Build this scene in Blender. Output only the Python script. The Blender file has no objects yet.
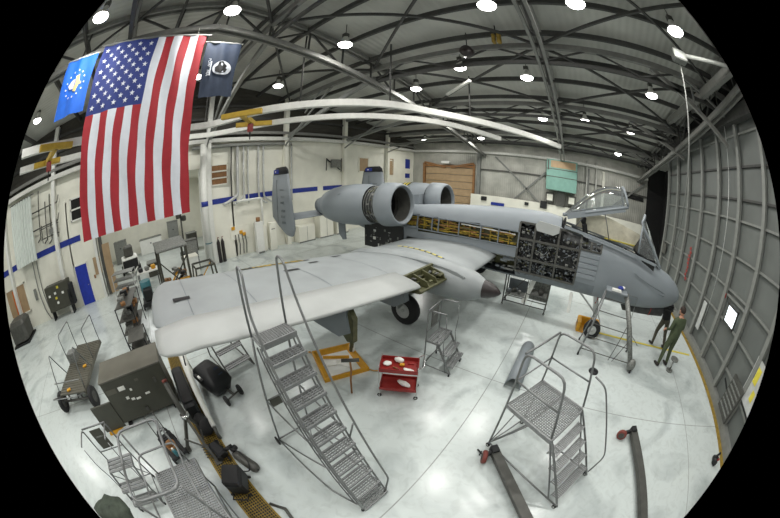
import bpy, math, random
from mathutils import Vector as V, Matrix as Mx
random.seed(11)
C = bpy.context.scene.collection
PI = math.pi
# ------------------------------------------------------------------ camera model (equisolid fisheye on a work platform)
RC = Mx(((0.78824071,-0.20255711,0.58107419),(0.61519366,0.2369744,-0.75191748),(0.01460652,0.95016512,0.31140471)))
CAM = V((0,0,4.2)); FPX = 270.416
cd = bpy.data.cameras.new('camera'); cam = bpy.data.objects.new('camera', cd); C.objects.link(cam)
cd.type='PANO'
for tgt in (cd, getattr(cd,'cycles',None)):
    if tgt is None: continue
    for k,v in (('panorama_type','FISHEYE_EQUISOLID'),('fisheye_lens',FPX*36/780),('fisheye_fov',math.radians(183.4))):
        try: setattr(tgt,k,v)
        except Exception: pass
cd.sensor_fit='HORIZONTAL'; cd.sensor_width=36; cd.sensor_height=36*518/780
cd.shift_x=-2/780; cd.shift_y=4/780; cd.clip_start=.02; cd.clip_end=200
m4 = RC.to_4x4(); m4.translation = CAM; cam.matrix_world = m4
bpy.context.scene.camera = cam
def ray(px,py):
    x=px-392; y=263-py; r=math.hypot(x,y)+1e-9; th=2*math.asin(r/2/FPX)
    return RC @ V((math.sin(th)*x/r, math.sin(th)*y/r, -math.cos(th)))
def at(px,py,axis,val):          # the point of a wall, floor or ceiling plane that stands at this place of the photo
    d=ray(px,py); return CAM+d*((val-CAM[axis])/d[axis])
# ------------------------------------------------------------------ materials
def mat(name,col,rough=.6,metal=0,var=.12,scale=6,bump=0,bscale=40,emit=0,alpha=1,trans=0,coat=0,det=3,spec=.5):
    m=bpy.data.materials.new(name); m.use_nodes=True; nt=m.node_tree; b=nt.nodes['Principled BSDF']
    b.inputs['Roughness'].default_value=rough; b.inputs['Metallic'].default_value=metal
    b.inputs['Specular IOR Level'].default_value=spec
    tc=nt.nodes.new('ShaderNodeTexCoord')
    n=nt.nodes.new('ShaderNodeTexNoise'); n.inputs['Scale'].default_value=scale; n.inputs['Detail'].default_value=det
    nt.links.new(tc.outputs['Object'],n.inputs['Vector'])
    r=nt.nodes.new('ShaderNodeValToRGB'); r.color_ramp.elements[0].position=.3; r.color_ramp.elements[1].position=.7
    r.color_ramp.elements[0].color=tuple(c*(1-var) for c in col)+(1,); r.color_ramp.elements[1].color=tuple(min(1,c*(1+var)) for c in col)+(1,)
    nt.links.new(n.outputs[0],r.inputs[0]); nt.links.new(r.outputs[0],b.inputs['Base Color'])
    if bump:
        n2=nt.nodes.new('ShaderNodeTexNoise'); n2.inputs['Scale'].default_value=bscale; nt.links.new(tc.outputs['Object'],n2.inputs['Vector'])
        bp=nt.nodes.new('ShaderNodeBump'); bp.inputs['Strength'].default_value=bump; bp.inputs['Distance'].default_value=.02
        nt.links.new(n2.outputs[0],bp.inputs['Height']); nt.links.new(bp.outputs[0],b.inputs['Normal'])
    if emit:
        b.inputs['Emission Color'].default_value=tuple(col)+(1,); b.inputs['Emission Strength'].default_value=emit
    if coat: b.inputs['Coat Weight'].default_value=coat; b.inputs['Coat Roughness'].default_value=.12
    if trans: b.inputs['Transmission Weight'].default_value=trans; b.inputs['IOR'].default_value=1.15
    if alpha<1: b.inputs['Alpha'].default_value=alpha
    return m
def s(r,g,b):                     # sRGB 0-255 -> linear
    return tuple(((c/255+.055)/1.055)**2.4 if c>10 else c/255/12.92 for c in (r,g,b))
M=dict(
 cream=mat('cream paint',s(232,231,218),.6,var=.05,scale=1.5), white=mat('white paint',s(225,226,220),.5,var=.04),
 blue=mat('blue paint',s(30,50,140),.5), bluedoor=mat('door blue',s(28,52,165),.45),
 skin=mat('aircraft grey',s(130,137,142),.5,var=.05,scale=1.2), skin2=mat('aircraft wing grey',s(143,148,149),.5,var=.07,scale=2.2),
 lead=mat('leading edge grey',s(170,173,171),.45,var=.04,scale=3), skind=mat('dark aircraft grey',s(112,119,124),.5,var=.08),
 radome=mat('radome dark',s(44,38,38),.35,var=.2), chrom=mat('zinc chromate',s(150,128,42),.6,var=.5,scale=9,det=6),
 chromg=mat('green chromate',s(78,78,50),.6,var=.35,scale=10), bay=mat('bay dark',s(52,54,54),.6,var=.5,scale=9),
 gear=mat('bay gear',s(124,126,122),.5,.3,var=.4,scale=20), blk=mat('black',s(26,27,29),.55,var=.2), rub=mat('rubber',s(30,30,31),.7,var=.15),
 hub=mat('hub',s(190,192,190),.4,.2), galv=mat('galvanised tube',s(132,134,134),.42,.55,var=.1,scale=12),
 grate=mat('galvanised grating',s(138,140,140),.5,.45,var=.1,scale=20), chrome=mat('chrome',s(225,225,225),.2,.9),
 red=mat('red enamel',s(142,38,34),.4,var=.1), yel=mat('safety yellow',s(208,152,32),.5,var=.12,scale=8), yelp=mat('yellow line',s(214,200,70),.5,var=.1),
 yelg=mat('yellow grating',s(140,116,44),.6,var=.25,scale=8), olive=mat('olive drab',s(66,66,56),.5,var=.12,scale=3), olivel=mat('olive top',s(92,90,80),.5,var=.1,scale=3),
 steel=mat('dark steel',s(84,84,80),.5,.3,var=.15), yelc=mat('carrier yellow',s(182,150,48),.6,var=.1), truss=mat('truss paint',s(124,124,120),.6,var=.1), trussd=mat('purlin paint',s(66,66,64),.65,var=.15),
 rail=mat('crane rail white',s(208,208,202),.45,.1,var=.06), beige=mat('beige door',s(170,145,112),.6,var=.1,scale=3), brown=mat('brown wood',s(140,100,60),.6,var=.2),
 teal=mat('duct green',s(120,162,150),.55,var=.08,scale=3), fred=mat('flag red',s(158,34,44),.75,var=.08), fwhite=mat('flag white',s(214,218,226),.75,var=.03),
 fblue=mat('flag blue',s(36,52,120),.75,var=.1), afblue=mat('azure flag',s(22,98,205),.75,var=.08), pow_=mat('navy black flag',s(40,52,72),.75,var=.12), gold=mat('gold thread',s(200,180,110),.6),
 green=mat('flight suit',s(72,82,58),.85,var=.12,scale=14), camo=mat('camouflage trousers',s(74,72,60),.85,var=.4,scale=24), tshirt=mat('black shirt',s(30,30,32),.85), skinp=mat('skin',s(190,140,115),.55,var=.04), hair=mat('hair',s(45,34,28),.8), boot=mat('boot',s(38,34,30),.7),
 doorgrey=mat('panel grey',s(102,106,103),.55,.1,var=.12,scale=.8), ribg=mat('rib grey',s(126,128,124),.5,.1,var=.1), dark=mat('dark void',s(26,26,26),.9), tealb=mat('teal plastic',s(50,110,120),.5), tan=mat('tan cloth',s(205,200,180),.85,bump=.3), paper=mat('paper',s(236,236,230),.8),
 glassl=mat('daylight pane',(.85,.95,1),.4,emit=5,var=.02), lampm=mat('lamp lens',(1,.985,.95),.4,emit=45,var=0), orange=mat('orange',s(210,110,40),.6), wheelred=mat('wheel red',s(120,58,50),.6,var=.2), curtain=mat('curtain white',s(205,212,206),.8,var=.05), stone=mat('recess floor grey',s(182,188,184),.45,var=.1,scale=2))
def striped(name,c1,c2,scale,axis='X',rough=.6,metal=0,dist=0,bump=.5,var=.15,nscale=.6):   # ribbed sheet metal
    m=mat(name,c1,rough,metal,var=var,scale=nscale); nt=m.node_tree; b=nt.nodes['Principled BSDF']
    w=nt.nodes.new('ShaderNodeTexWave'); w.bands_direction=axis; w.inputs['Scale'].default_value=scale; w.inputs['Distortion'].default_value=dist
    tc=nt.nodes.new('ShaderNodeTexCoord'); nt.links.new(tc.outputs['Object'],w.inputs['Vector'])
    bp=nt.nodes.new('ShaderNodeBump'); bp.inputs['Strength'].default_value=bump; bp.inputs['Distance'].default_value=.03
    nt.links.new(w.outputs[0],bp.inputs['Height']); nt.links.new(bp.outputs[0],b.inputs['Normal'])
    return m
M['roof']=striped('ribbed roof deck',s(185,185,178),0,1.2,'X',bump=.5)
M['sheet']=striped('ribbed foil wall sheet',s(176,176,168),0,1.6,'X',rough=.45,metal=.25,bump=.4,var=.22,nscale=.9)
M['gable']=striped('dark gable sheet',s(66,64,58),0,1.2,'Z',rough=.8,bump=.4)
def floor_mat():
    m=mat('white epoxy floor',s(200,205,203),.2,var=.0); nt=m.node_tree; b=nt.nodes['Principled BSDF']; tc=nt.nodes.new('ShaderNodeTexCoord')
    def noise(sc,d,dist=0):
        n=nt.nodes.new('ShaderNodeTexNoise'); n.inputs['Scale'].default_value=sc; n.inputs['Detail'].default_value=d; n.inputs['Distortion'].default_value=dist
        nt.links.new(tc.outputs['Object'],n.inputs['Vector']); return n
    a=noise(.55,6,1.2); c=noise(3.5,8,2)
    r=nt.nodes.new('ShaderNodeValToRGB'); r.color_ramp.elements[0].position=.33; r.color_ramp.elements[1].position=.5
    r.color_ramp.elements[0].color=s(172,180,179)+(1,); r.color_ramp.elements[1].color=s(203,211,209)+(1,)
    nt.links.new(a.outputs[0],r.inputs[0])
    r2=nt.nodes.new('ShaderNodeValToRGB'); r2.color_ramp.elements[0].position=.33; r2.color_ramp.elements[1].position=.5
    r2.color_ramp.elements[0].color=(.72,.72,.71,1); r2.color_ramp.elements[1].color=(1,1,1,1); nt.links.new(c.outputs[0],r2.inputs[0])
    mx=nt.nodes.new('ShaderNodeMix'); mx.data_type='RGBA'; mx.blend_type='MULTIPLY'; mx.inputs[0].default_value=.34
    nt.links.new(r.outputs[0],mx.inputs[6]); nt.links.new(r2.outputs[0],mx.inputs[7])
    # slab joints every 6 m
    sx=nt.nodes.new('ShaderNodeSeparateXYZ'); nt.links.new(tc.outputs['Object'],sx.inputs[0]); prev=mx.outputs[2]
    for i,off in ((0,.8),(1,1.2)):
        ad=nt.nodes.new('ShaderNodeMath'); ad.operation='ADD'; ad.inputs[1].default_value=off+60; nt.links.new(sx.outputs[i],ad.inputs[0])
        md=nt.nodes.new('ShaderNodeMath'); md.operation='MODULO'; md.inputs[1].default_value=6; nt.links.new(ad.outputs[0],md.inputs[0])
        lt=nt.nodes.new('ShaderNodeMath'); lt.operation='LESS_THAN'; lt.inputs[1].default_value=.022; nt.links.new(md.outputs[0],lt.inputs[0])
        k=nt.nodes.new('ShaderNodeMix'); k.data_type='RGBA'; k.inputs[7].default_value=s(150,154,152)+(1,); nt.links.new(lt.outputs[0],k.inputs[0]); nt.links.new(prev,k.inputs[6]); prev=k.outputs[2]
    nt.links.new(prev,b.inputs['Base Color'])
    rr=nt.nodes.new('ShaderNodeMapRange'); rr.inputs[3].default_value=.15; rr.inputs[4].default_value=.3; nt.links.new(c.outputs[0],rr.inputs[0]); nt.links.new(rr.outputs[0],b.inputs['Roughness'])
    return m
M['floor']=floor_mat()
# ------------------------------------------------------------------ geometry collector
class G:
    def __init__(g): g.v=[]; g.f=[]; g.m=[]; g.sm=[]
    def add(g,vs,fs,mi=0,sm=False):
        o=len(g.v); g.v+=[V(p) for p in vs]; g.f+=[tuple(i+o for i in f) for f in fs]; g.m+=[mi]*len(fs); g.sm+=[sm]*len(fs); return g
    def box(g,c,sz,rz=0,mi=0,rot=None,bev=0):
        x,y,z=(t/2 for t in sz); b=min(bev,x*.9,y*.9,z*.9); c=V(c); R=rot or Mx.Rotation(rz,3,'Z')
        if b<=0:
            vs=[c+R@V((i*x,j*y,k*z)) for i in(-1,1) for j in(-1,1) for k in(-1,1)]
            return g.add(vs,[(0,1,3,2),(4,6,7,5),(0,4,5,1),(2,3,7,6),(0,2,6,4),(1,5,7,3)],mi)
        rings=[]
        for zz,ins in((-z,b),(-z+b,0),(z-b,0),(z,b)):
            X,Y=x-ins,y-ins; cb=b if not ins else b*.6
            rings.append([c+R@V(p) for p in((X,-Y+cb,zz),(X,Y-cb,zz),(X-cb,Y,zz),(-X+cb,Y,zz),(-X,Y-cb,zz),(-X,-Y+cb,zz),(-X+cb,-Y,zz),(X-cb,-Y,zz))])
        return g.loft(rings,mi,False)
    def loft(g,rings,mi=0,sm=True,caps=True,closed=True):
        n=len(rings[0]); vs=[p for r in rings for p in r]; fs=[]
        for k in range(len(rings)-1):
            for i in range(n if closed else n-1):
                j=(i+1)%n; fs.append((k*n+i,k*n+j,(k+1)*n+j,(k+1)*n+i))
        g.add(vs,fs,mi,sm)
        if caps:
            o=len(g.v)-len(vs); g.f+=[tuple(o+i for i in reversed(range(n))),tuple(o+(len(rings)-1)*n+i for i in range(n))]; g.m+=[mi]*2; g.sm+=[False]*2
        return g
    def cyl(g,p,q,r,r2=None,n=14,mi=0,caps=True):
        p=V(p);q=V(q);d=q-p
        if d.length<1e-6: return g
        d.normalize(); a=d.orthogonal().normalized(); b=d.cross(a); r2=r if r2 is None else r2
        R=lambda o,rr:[o+a*rr*math.cos(2*PI*i/n)+b*rr*math.sin(2*PI*i/n) for i in range(n)]
        return g.loft([R(p,r),R(q,r2)],mi,True,caps)
    def lathe(g,prof,o,d,n=24,mi=0,up=None,caps=False):    # prof: (distance along d, radius)
        o=V(o);d=V(d).normalized(); a=d.orthogonal().normalized(); b=d.cross(a)
        return g.loft([[o+d*t+a*r*math.cos(2*PI*i/n)+b*r*math.sin(2*PI*i/n) for i in range(n)] for t,r in prof],mi,True,caps)
    def tube(g,pts,r,n=7,mi=0,fil=0,closed=False):
        P=[V(p) for p in pts]
        if fil:                                            # round the corners
            Q=[P[0]]
            for i in range(1,len(P)-1):
                a,b,c=P[i-1],P[i],P[i+1]; f=min(fil,(a-b).length*.45,(c-b).length*.45); u=b+(a-b).normalized()*f; w=b+(c-b).normalized()*f
                for t in(0,.33,.67,1): Q.append(u.lerp(b,t).lerp(b.lerp(w,t),t))
            P=Q+[P[-1]]
        if closed: P=P+[P[0],P[1]]
        rings=[]; ref=None
        for i,p in enumerate(P):
            d=(P[min(i+1,len(P)-1)]-P[max(i-1,0)]); d=d.normalized() if d.length>1e-6 else V((0,0,1))
            if ref is None: a=d.orthogonal().normalized()
            else:
                a=ref-d*ref.dot(d); a=a.normalized() if a.length>1e-4 else d.orthogonal().normalized()
            ref=a; b=d.cross(a); rings.append([p+a*r*math.cos(2*PI*k/n)+b*r*math.sin(2*PI*k/n) for k in range(n)])
        return g.loft(rings,mi,True,True)
    def bar(g,p,q,w,h,mi=0,up=(0,0,1)):                      # straight bar of w x h section
        p=V(p);q=V(q);d=(q-p).normalized(); u=V(up); sdir=d.cross(u)
        if sdir.length<1e-3: sdir=d.cross(V((1,0,0)))
        sdir.normalize(); u=sdir.cross(d); w/=2;h/=2
        R=lambda o:[o+sdir*w+u*h,o-sdir*w+u*h,o-sdir*w-u*h,o+sdir*w-u*h]
        return g.loft([R(p),R(q)],mi,False)
    def prism(g,poly,axis,a,b,mi=0):                         # 2-D outline extruded along an axis
        def P(u,v,w): return {0:(w,u,v),1:(u,w,v),2:(u,v,w)}[axis]
        return g.loft([[V(P(u,v,a)) for u,v in poly],[V(P(u,v,b)) for u,v in poly]],mi,False)
    def quad(g,a,b,c,d,mi=0): return g.add([a,b,c,d],[(0,1,2,3)],mi)
    def wheel(g,c,axis,R,W,mi=0,mh=1,hubr=.5):
        c=V(c);a=V(axis).normalized(); g.lathe([(-W/2,R*hubr),(-W/2,R*.86),(-W*.36,R*.96),(-W*.15,R),(W*.15,R),(W*.36,R*.96),(W/2,R*.86),(W/2,R*hubr)],c,a,24,mi)
        g.lathe([(-W*.38,.001),(-W*.38,R*.15),(-W*.3,R*.2),(-W*.3,R*hubr*.8),(-W/2,R*hubr),(W/2,R*hubr),(W*.3,R*hubr*.8),(W*.3,R*.2),(W*.38,R*.15),(W*.38,.001)],c,a,20,mh); return g
    def ell(g,c,r,mi=0,rot=None,n=12,k=8):
        c=V(c);R=rot or Mx.Identity(3)
        rings=[[c+R@V((r[0]*math.sin(PI*(j+.02)/(k+.04))*math.cos(2*PI*i/n),r[1]*math.sin(PI*(j+.02)/(k+.04))*math.sin(2*PI*i/n),r[2]*math.cos(PI*(j+.02)/(k+.04)))) for i in range(n)] for j in range(k+1)]
        return g.loft(rings,mi,True)
def obj(name,g,mats,parent=None,origin=None):
    me=bpy.data.meshes.new(name); o3=V((0,0,0)) if origin is None else V(origin)
    me.from_pydata([tuple(p-o3) for p in g.v],[],g.f); 
    for mm in (mats if isinstance(mats,(list,tuple)) else [mats]): me.materials.append(M[mm] if isinstance(mm,str) else mm)
    me.polygons.foreach_set('material_index',g.m); me.polygons.foreach_set('use_smooth',g.sm); me.update()
    o=bpy.data.objects.new(name,me); C.objects.link(o); o.location=o3
    if parent: o.parent=parent
    return o
def thing(name,label,cat,loc=(0,0,0),rz=0,group=None):
    o=bpy.data.objects.new(name,None); C.objects.link(o); o.empty_display_size=.1; o.location=loc; o.rotation_euler=(0,0,rz); o['label']=label; o['category']=cat
    if group:o['group']=group
    return o
def single(name,g,mats,label,cat,group=None,kind=None):
    xs=[p.x for p in g.v];ys=[p.y for p in g.v];zs=[p.z for p in g.v]
    o=obj(name,g,mats,None,((min(xs)+max(xs))/2,(min(ys)+max(ys))/2,min(zs))); o['label']=label;o['category']=cat
    if group:o['group']=group
    if kind:o['kind']=kind
    return o
def struct(name,g,mats,parent=None):
    o=obj(name,g,mats,parent)
    if not parent:o['kind']='structure'
    return o
def dup(root,loc,rz=None,label=None,group=None,scale=None):
    r=root.copy(); C.objects.link(r); r.location=loc
    if rz is not None:r.rotation_euler=(0,0,rz)
    if label:r['label']=label
    if group:r['group']=group
    if scale:r.scale=scale
    for ch in list(root.children):
        c=ch.copy(); C.objects.link(c); c.parent=r
        for g2 in ch.children:
            d=g2.copy(); C.objects.link(d); d.parent=c
    return r
def wp(o,label): o['label']=label; return o
def text(name,body,size,loc,rot,m,parent=None,ext=.004):
    cu=bpy.data.curves.new(name,'FONT'); cu.body=body; cu.size=size; cu.extrude=ext; cu.align_x='CENTER'; cu.align_y='CENTER'
    t=bpy.data.objects.new(name,cu); C.objects.link(t); dg=bpy.context.evaluated_depsgraph_get(); me=bpy.data.meshes.new_from_object(t.evaluated_get(dg)); bpy.data.objects.remove(t)
    o=bpy.data.objects.new(name,me); me.materials.clear(); me.materials.append(M[m]); C.objects.link(o); o.location=loc; o.rotation_euler=rot
    if parent:o.parent=parent
    return o
# ------------------------------------------------------------------ the hangar shell
XL,XR,YB,YF=-15.5,7.2,23.4,-18
def roofz(y): return 10.75-.135*abs(y-1.5)
RY0,RY1=-4.0,3.0      # opening in the left wall
struct('floor',G().quad((XL-.02,YF,0),(XR+2.2,YF,0),(XR+2.2,YB,0),(XL-.02,YB,0)).quad((XL-10,RY0-2,0),(XL-.02,RY0-2,0),(XL-.02,RY1+2,0),(XL-10,RY1+2,0),1),['floor','stone'])
g=G()
for a,b in((YF,1.5),(1.5,YB)): g.box(((XL+XR+2)/2,(a+b)/2,(roofz(a)+roofz(b))/2+.1),(XR-XL+2.6,math.hypot(b-a,roofz(b)-roofz(a))+.1,.12),rot=Mx.Rotation(math.atan2(roofz(b)-roofz(a),b-a),3,'X'))
struct('ceiling',g,'roof')
W=.2
g=G()   # left wall, lower, with its wide opening
g.box((XL-W/2,(YF+RY0)/2,3.5),(W,RY0-YF,7.0)); g.box((XL-W/2,(RY1+YB)/2,3.5),(W,YB-RY1,7.0)); g.box((XL-W/2,(RY0+RY1)/2,6.2),(W,RY1-RY0,1.6))
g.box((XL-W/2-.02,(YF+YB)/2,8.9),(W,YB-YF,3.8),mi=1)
# recess behind the opening
g.box((XL-10,(RY0+RY1)/2,2.7),(.1,RY1-RY0+4,5.4)); g.box((XL-5,RY0-2,2.7),(10,.1,5.4)); g.box((XL-5,RY1+2,2.7),(10,.1,5.4)); g.box((XL-5.1,(RY0+RY1)/2,5.45),(10,RY1-RY0+4,.1))
struct('wall_left',g,['cream','gable'])
g=G(); g.box(((XL+9.3)/2,YB+.1,5),(9.3-XL+.2,.2,10)); struct('wall_back',g,'sheet')
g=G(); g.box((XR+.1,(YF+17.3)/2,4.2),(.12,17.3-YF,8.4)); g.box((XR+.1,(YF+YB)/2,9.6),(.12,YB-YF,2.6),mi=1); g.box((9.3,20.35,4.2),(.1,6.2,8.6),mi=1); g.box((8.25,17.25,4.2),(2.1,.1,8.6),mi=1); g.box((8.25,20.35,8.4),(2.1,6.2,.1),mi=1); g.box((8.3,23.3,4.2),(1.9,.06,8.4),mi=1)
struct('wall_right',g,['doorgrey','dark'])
struct('wall_front',G().box(((XL+XR)/2,YF-.1,5),(XR-XL,.2,10)),'sheet')
nt_=[0]
ORD='first second third fourth fifth sixth seventh eighth ninth tenth eleventh twelfth thirteenth fourteenth fifteenth sixteenth seventeenth eighteenth'.split()
def trim(g,m):
    nt_[0]+=1; return struct('trim_%d'%nt_[0],g,m)
# blue stripes of the left wall, eave pipe, curbs
for a,b in((YF,RY0-1.1),(RY1+.6,5.3),(5.9,11.4),(11.9,14.2)): trim(G().box((XL+.012,(a+b)/2,3.42),(.02,b-a,.3)),'blue')
trim(G().bar((XL+.35,YF,6.87),(XL+.35,YB-.3,6.87),.16,.22),'rail')
trim(G().bar((XL+.2,YB-.35,6.87),(XR+.1,YB-.35,6.72),.16,.2),'rail')
for a in(7.25,): trim(G().bar((XL+.3,YF,a),(XL+.3,YB-.3,a),.2,.16),'truss')
for z in(8.2,9.0): trim(G().bar((XL+.1,YF,z),(XL+.1,YB,z-.0 if z<8.5 else z),.12,.14),'trussd')
for y in(-12,-6.9,3.5,8.7,13.8,18.9): trim(G().bar((XL+.22,y,0 if y!=-6.9 else 0),(XL+.22,y,roofz(y)-.1),.28,.3,up=(1,0,0)),'white' if y<4 else 'cream')
# right wall: posts, girts, yellow strip, ledge
for y in(1.0,2.85,4.7,6.45,8.25,10.05,11.85,13.6,15.3,17.0): trim(G().bar((XR-.09,y,.25),(XR-.09,y,8.3),.2,.16,up=(1,0,0)),'ribg')
for z in(.95,1.85,2.8,3.85,5.0,5.68,6.75,7.85): trim(G().bar((XR+.0,YF,z),(XR+.0,17.2,z),.09,.07),'ribg' if z not in(5.68,6.75) else 'trussd')
trim(G().box((XR-.06,-.4,.13),(.24,35.2,.26)),'ribg')
trim(G().box((XR-.24,-.4,.012),(.2,35.2,.024)),'yelg')
trim(G().box((4.05,8.62,.004),(5.2,.11,.008)),'yelp')
trim(G().bar((XR-.25,YF,8.45),(XR-.25,YB,8.35),.3,.45),'trussd'); trim(G().bar((XR-1.5,-12,8.75),(XR-1.5,16,8.9),.2,.3),'truss')
# small bright window in the right wall and its frame
g=G(); 
wy0,wy1,wz0,wz1=6.98,7.78,1.86,2.42
g.box((XR-.02,(wy0+wy1)/2,(wz0+wz1)/2),(.04,wy1-wy0,wz1-wz0)); wn=struct('window_1',g,'glassl')
g=G()
for y in(wy0,wy1): g.box((XR-.04,y,(wz0+wz1)/2),(.08,.06,wz1-wz0+.1))
for z in(wz0,wz1): g.box((XR-.04,(wy0+wy1)/2,z),(.08,wy1-wy0+.06,.06))
struct('window_frame',g,'steel',wn)
# personnel door panel around the window
g=G()
for y in(6.6,8.15): g.box((XR-.03,y,1.35),(.08,.08,2.5))
g.box((XR-.03,7.37,2.62),(.08,1.6,.08)); dr=struct('door_2',g,'ribg'); 
# blue door
a=at(73.9,269.8,0,XL); b=at(94.9,302.7,0,XL)
d1=struct('door_1',G().box((XL+.03,-5.45,1.04),(.06,.92,2.08)),'bluedoor')
g=G(); g.box((XL+.04,-5.95,1.07),(.08,.07,2.14)); g.box((XL+.04,-4.95,1.07),(.08,.07,2.14)); g.box((XL+.04,-5.45,2.12),(.08,1.0,.07)); struct('door_frame',g,'white',d1)
g=G(); g.cyl((XL+.06,-5.08,1.0),(XL+.12,-5.08,1.0),.015); g.cyl((XL+.12,-5.1,1.0),(XL+.12,-5.2,1.0),.014); struct('door_handle',g,'chrome',d1)
# interior windows
def window(n,y0,y1,z0,z1,pm,fm='white',bars=1):
    w=struct('window_%d'%n,G().box((XL+.02,(y0+y1)/2,(z0+z1)/2),(.04,y1-y0,z1-z0)),pm); g=G()
    for y in(y0,y1): g.box((XL+.04,y,(z0+z1)/2),(.09,.09,z1-z0+.1))
    for i in range(bars+2):
        z=z0+(z1-z0)*i/(bars+1); g.box((XL+.04,(y0+y1)/2,z),(.09,y1-y0+.09,.08))
    struct('window_frame',g,fm,w)
window(2,-5.6,-4.6,4.35,5.45,'dark','white'); window(3,-13.4,-10.9,.95,2.5,'beige','cream',0); struct('window_blind',G().box((XL+.06,-12.2,1.7),(.03,.7,1.3)),'orange',bpy.data.objects['window_3']); window(4,3.7,4.75,4.35,5.5,'brown','cream',2)
window(5,15.5,16.6,4.6,5.75,'beige','cream',0); window(6,18.9,19.9,4.4,5.8,'cream','beige',1)
# ------------------------------------------------------------------ roof steelwork
def truss_y(x,label,y0=-15,y1=23.2,dep=1.05,w=.18):
    t=thing('roof_girder',label,'roof beam',(x,0,0)); top=G();bot=G();web=G()
    zt=lambda y:roofz(y)-.22
    for a,b in((y0,1.5),(1.5,y1)):
        for sx in(-.13,.13):
            top.bar((sx,a,zt(a)),(sx,b,zt(b)),.1,w); bot.bar((sx,a,zt(a)-dep),(sx,b,zt(b)-dep),.1,w)
    ys=[y0+i*1.675 for i in range(int((y1-y0)/1.675)+1)]
    for i in range(len(ys)-1):
        a,b=ys[i],ys[i+1]
        if i%2: a,b=b,a
        web.bar((0,a,zt(a)),(0,b,zt(b)-dep),.07,.07); web.bar((0,ys[i],zt(ys[i])),(0,ys[i],zt(ys[i])-dep),.06,.06)
    obj('top_chord',top,'truss',t);obj('bottom_chord',bot,'truss',t);obj('web_braces',web,'trussd',t); return t
truss_y(-.72,'deep steel roof girder running over the aircraft to the green duct on back wall')
truss_y(-7.85,'steel roof girder that the large striped flag hangs beside')
truss_y(6.4,'steel roof girder close above the grey ribbed side wall',dep=1.2)
i=0
for pn,y in enumerate([-8.6,-5.2,-3.5,-1.8,0,1.5,3.2,4.9,6.55,8.15,9.8,11.5,13.4,15.2,17,18.8,20.6,22.3]):
    single('roof_purlin',G().bar((XL,y,roofz(y)-.3),(XR,y,roofz(y)-.3),.11,.2),'trussd','dark steel cross purlin under the ribbed roof deck, %s from the back wall'%ORD[17-pn],'roof beam','cross purlins under the roof')
for y in (-1.6,3.45,8.7,13.8,18.9):
    t=thing('rafter_frame',{-1.6:'cross frame of thin steel members passing over the flag, nearest the camera',3.45:'cross frame with a knee brace dropping behind the dark navy flag',8.7:'cross frame with a long knee brace dropping behind the curved white rails',13.8:'cross frame with knee braces above the aircraft tail',18.9:'cross frame with knee braces nearest the back wall'}[y],'roof beam',(0,y,0))
    z=roofz(y)-.4; g=G(); g.bar((XL+.2,0,z-.1),(XR,0,z-.1),.16,.22); obj('top_chord',g,'truss',t)
    g=G(); g.bar((-7.85,.08,z-.75),(-.72,.08,z-.75),.1,.14); g.bar((-.72,.08,z-.75),(6.4,.08,z-.75),.1,.14)
    for x0 in(-7.85,-.72):
        for k in range(4):
            xa=x0+k*1.78; g.bar((xa,0,z-(.75 if k%2==0 else .1)),(xa+1.78,0,z-(.1 if k%2==0 else .75)),.06,.06)
    obj('bottom_chord',g,'trussd',t)
    if y>0:
        g=G(); g.bar((XL+.35,.1,7.0),(-7.9,.1,z-.55),.16,.2); g.bar((XL+.35,-.12,6.4),(-10.6,-.12,z-.3),.08,.08); g.bar((-13,-.1,8.1),(-11.4,-.1,z-.1),.07,.07); obj('knee_brace',g,'ribg',t)
    g=G(); g.bar((XR-.3,.1,7.4),(3.4,.1,z-.2),.14,.16); g.bar((XR-.3,-.1,8.4),(4.9,-.1,z-.2),.08,.08); g.bar((5.2,0,8.4),(5.2,0,z),.07,.07); obj('knee_brace',g,'truss',t)
ORDB=['above the striped flag side','right above the rolling staircase','over the wing','over the fuselage','over the engines','over the cockpit','over the tail fin','nearest the roller door']
for bayn,(x0,x1,y0,y1) in zip(ORDB,((-7.8,-.8,-1.6,3.4),(-.7,6.3,3.5,8.6),(-7.8,-.8,3.5,8.6),(-.7,6.3,8.7,13.7),(-7.8,-.8,8.7,13.7),(-.7,6.3,13.8,18.8),(-14.8,-8,3.5,8.6),(-7.8,-.8,13.8,18.8))):
    for k in(0,1):
        a=(x0,y0 if k else y1); b=(x1,y1 if k else y0)
        single('sway_rod',G().bar((a[0],a[1],roofz(a[1])-.48-.05*k),(b[0],b[1],roofz(b[1])-.48-.05*k),.08,.1),'trussd','%s diagonal steel sway brace in the roof bay %s'%(('first','second')[k],bayn),'roof brace','crossed sway braces under the roof')
# curved twin monorail with two yellow carriers
def spl(pts,n=10):
    P=[V(p) for p in pts]; out=[]
    for i in range(len(P)-1):
        p0=P[max(i-1,0)];p1=P[i];p2=P[i+1];p3=P[min(i+2,len(P)-1)]
        for k in range(n):
            t=k/n; out.append(.5*((2*p1)+(p2-p0)*t+(2*p0-5*p1+4*p2-p3)*t*t+(3*p1-p0-3*p2+p3)*t**3))
    return out+[P[-1]]
def flat(pts,z=6.95): return [at(px,py,2,z) for px,py in pts]
def rail(pts,w,h,m,label):
    g=G(); P=spl(pts); rings=[]
    for i,p in enumerate(P):
        d=(P[min(i+1,len(P)-1)]-P[max(i-1,0)]); d.z=0; d.normalize(); sd=V((-d.y,d.x,0))
        rings.append([p+sd*w/2+V((0,0,h/2)),p-sd*w/2+V((0,0,h/2)),p-sd*w/2-V((0,0,h/2)),p+sd*w/2-V((0,0,h/2))])
    g.loft(rings,0,False); return single('monorail_beam',g,m,label,'crane rail')
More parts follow.
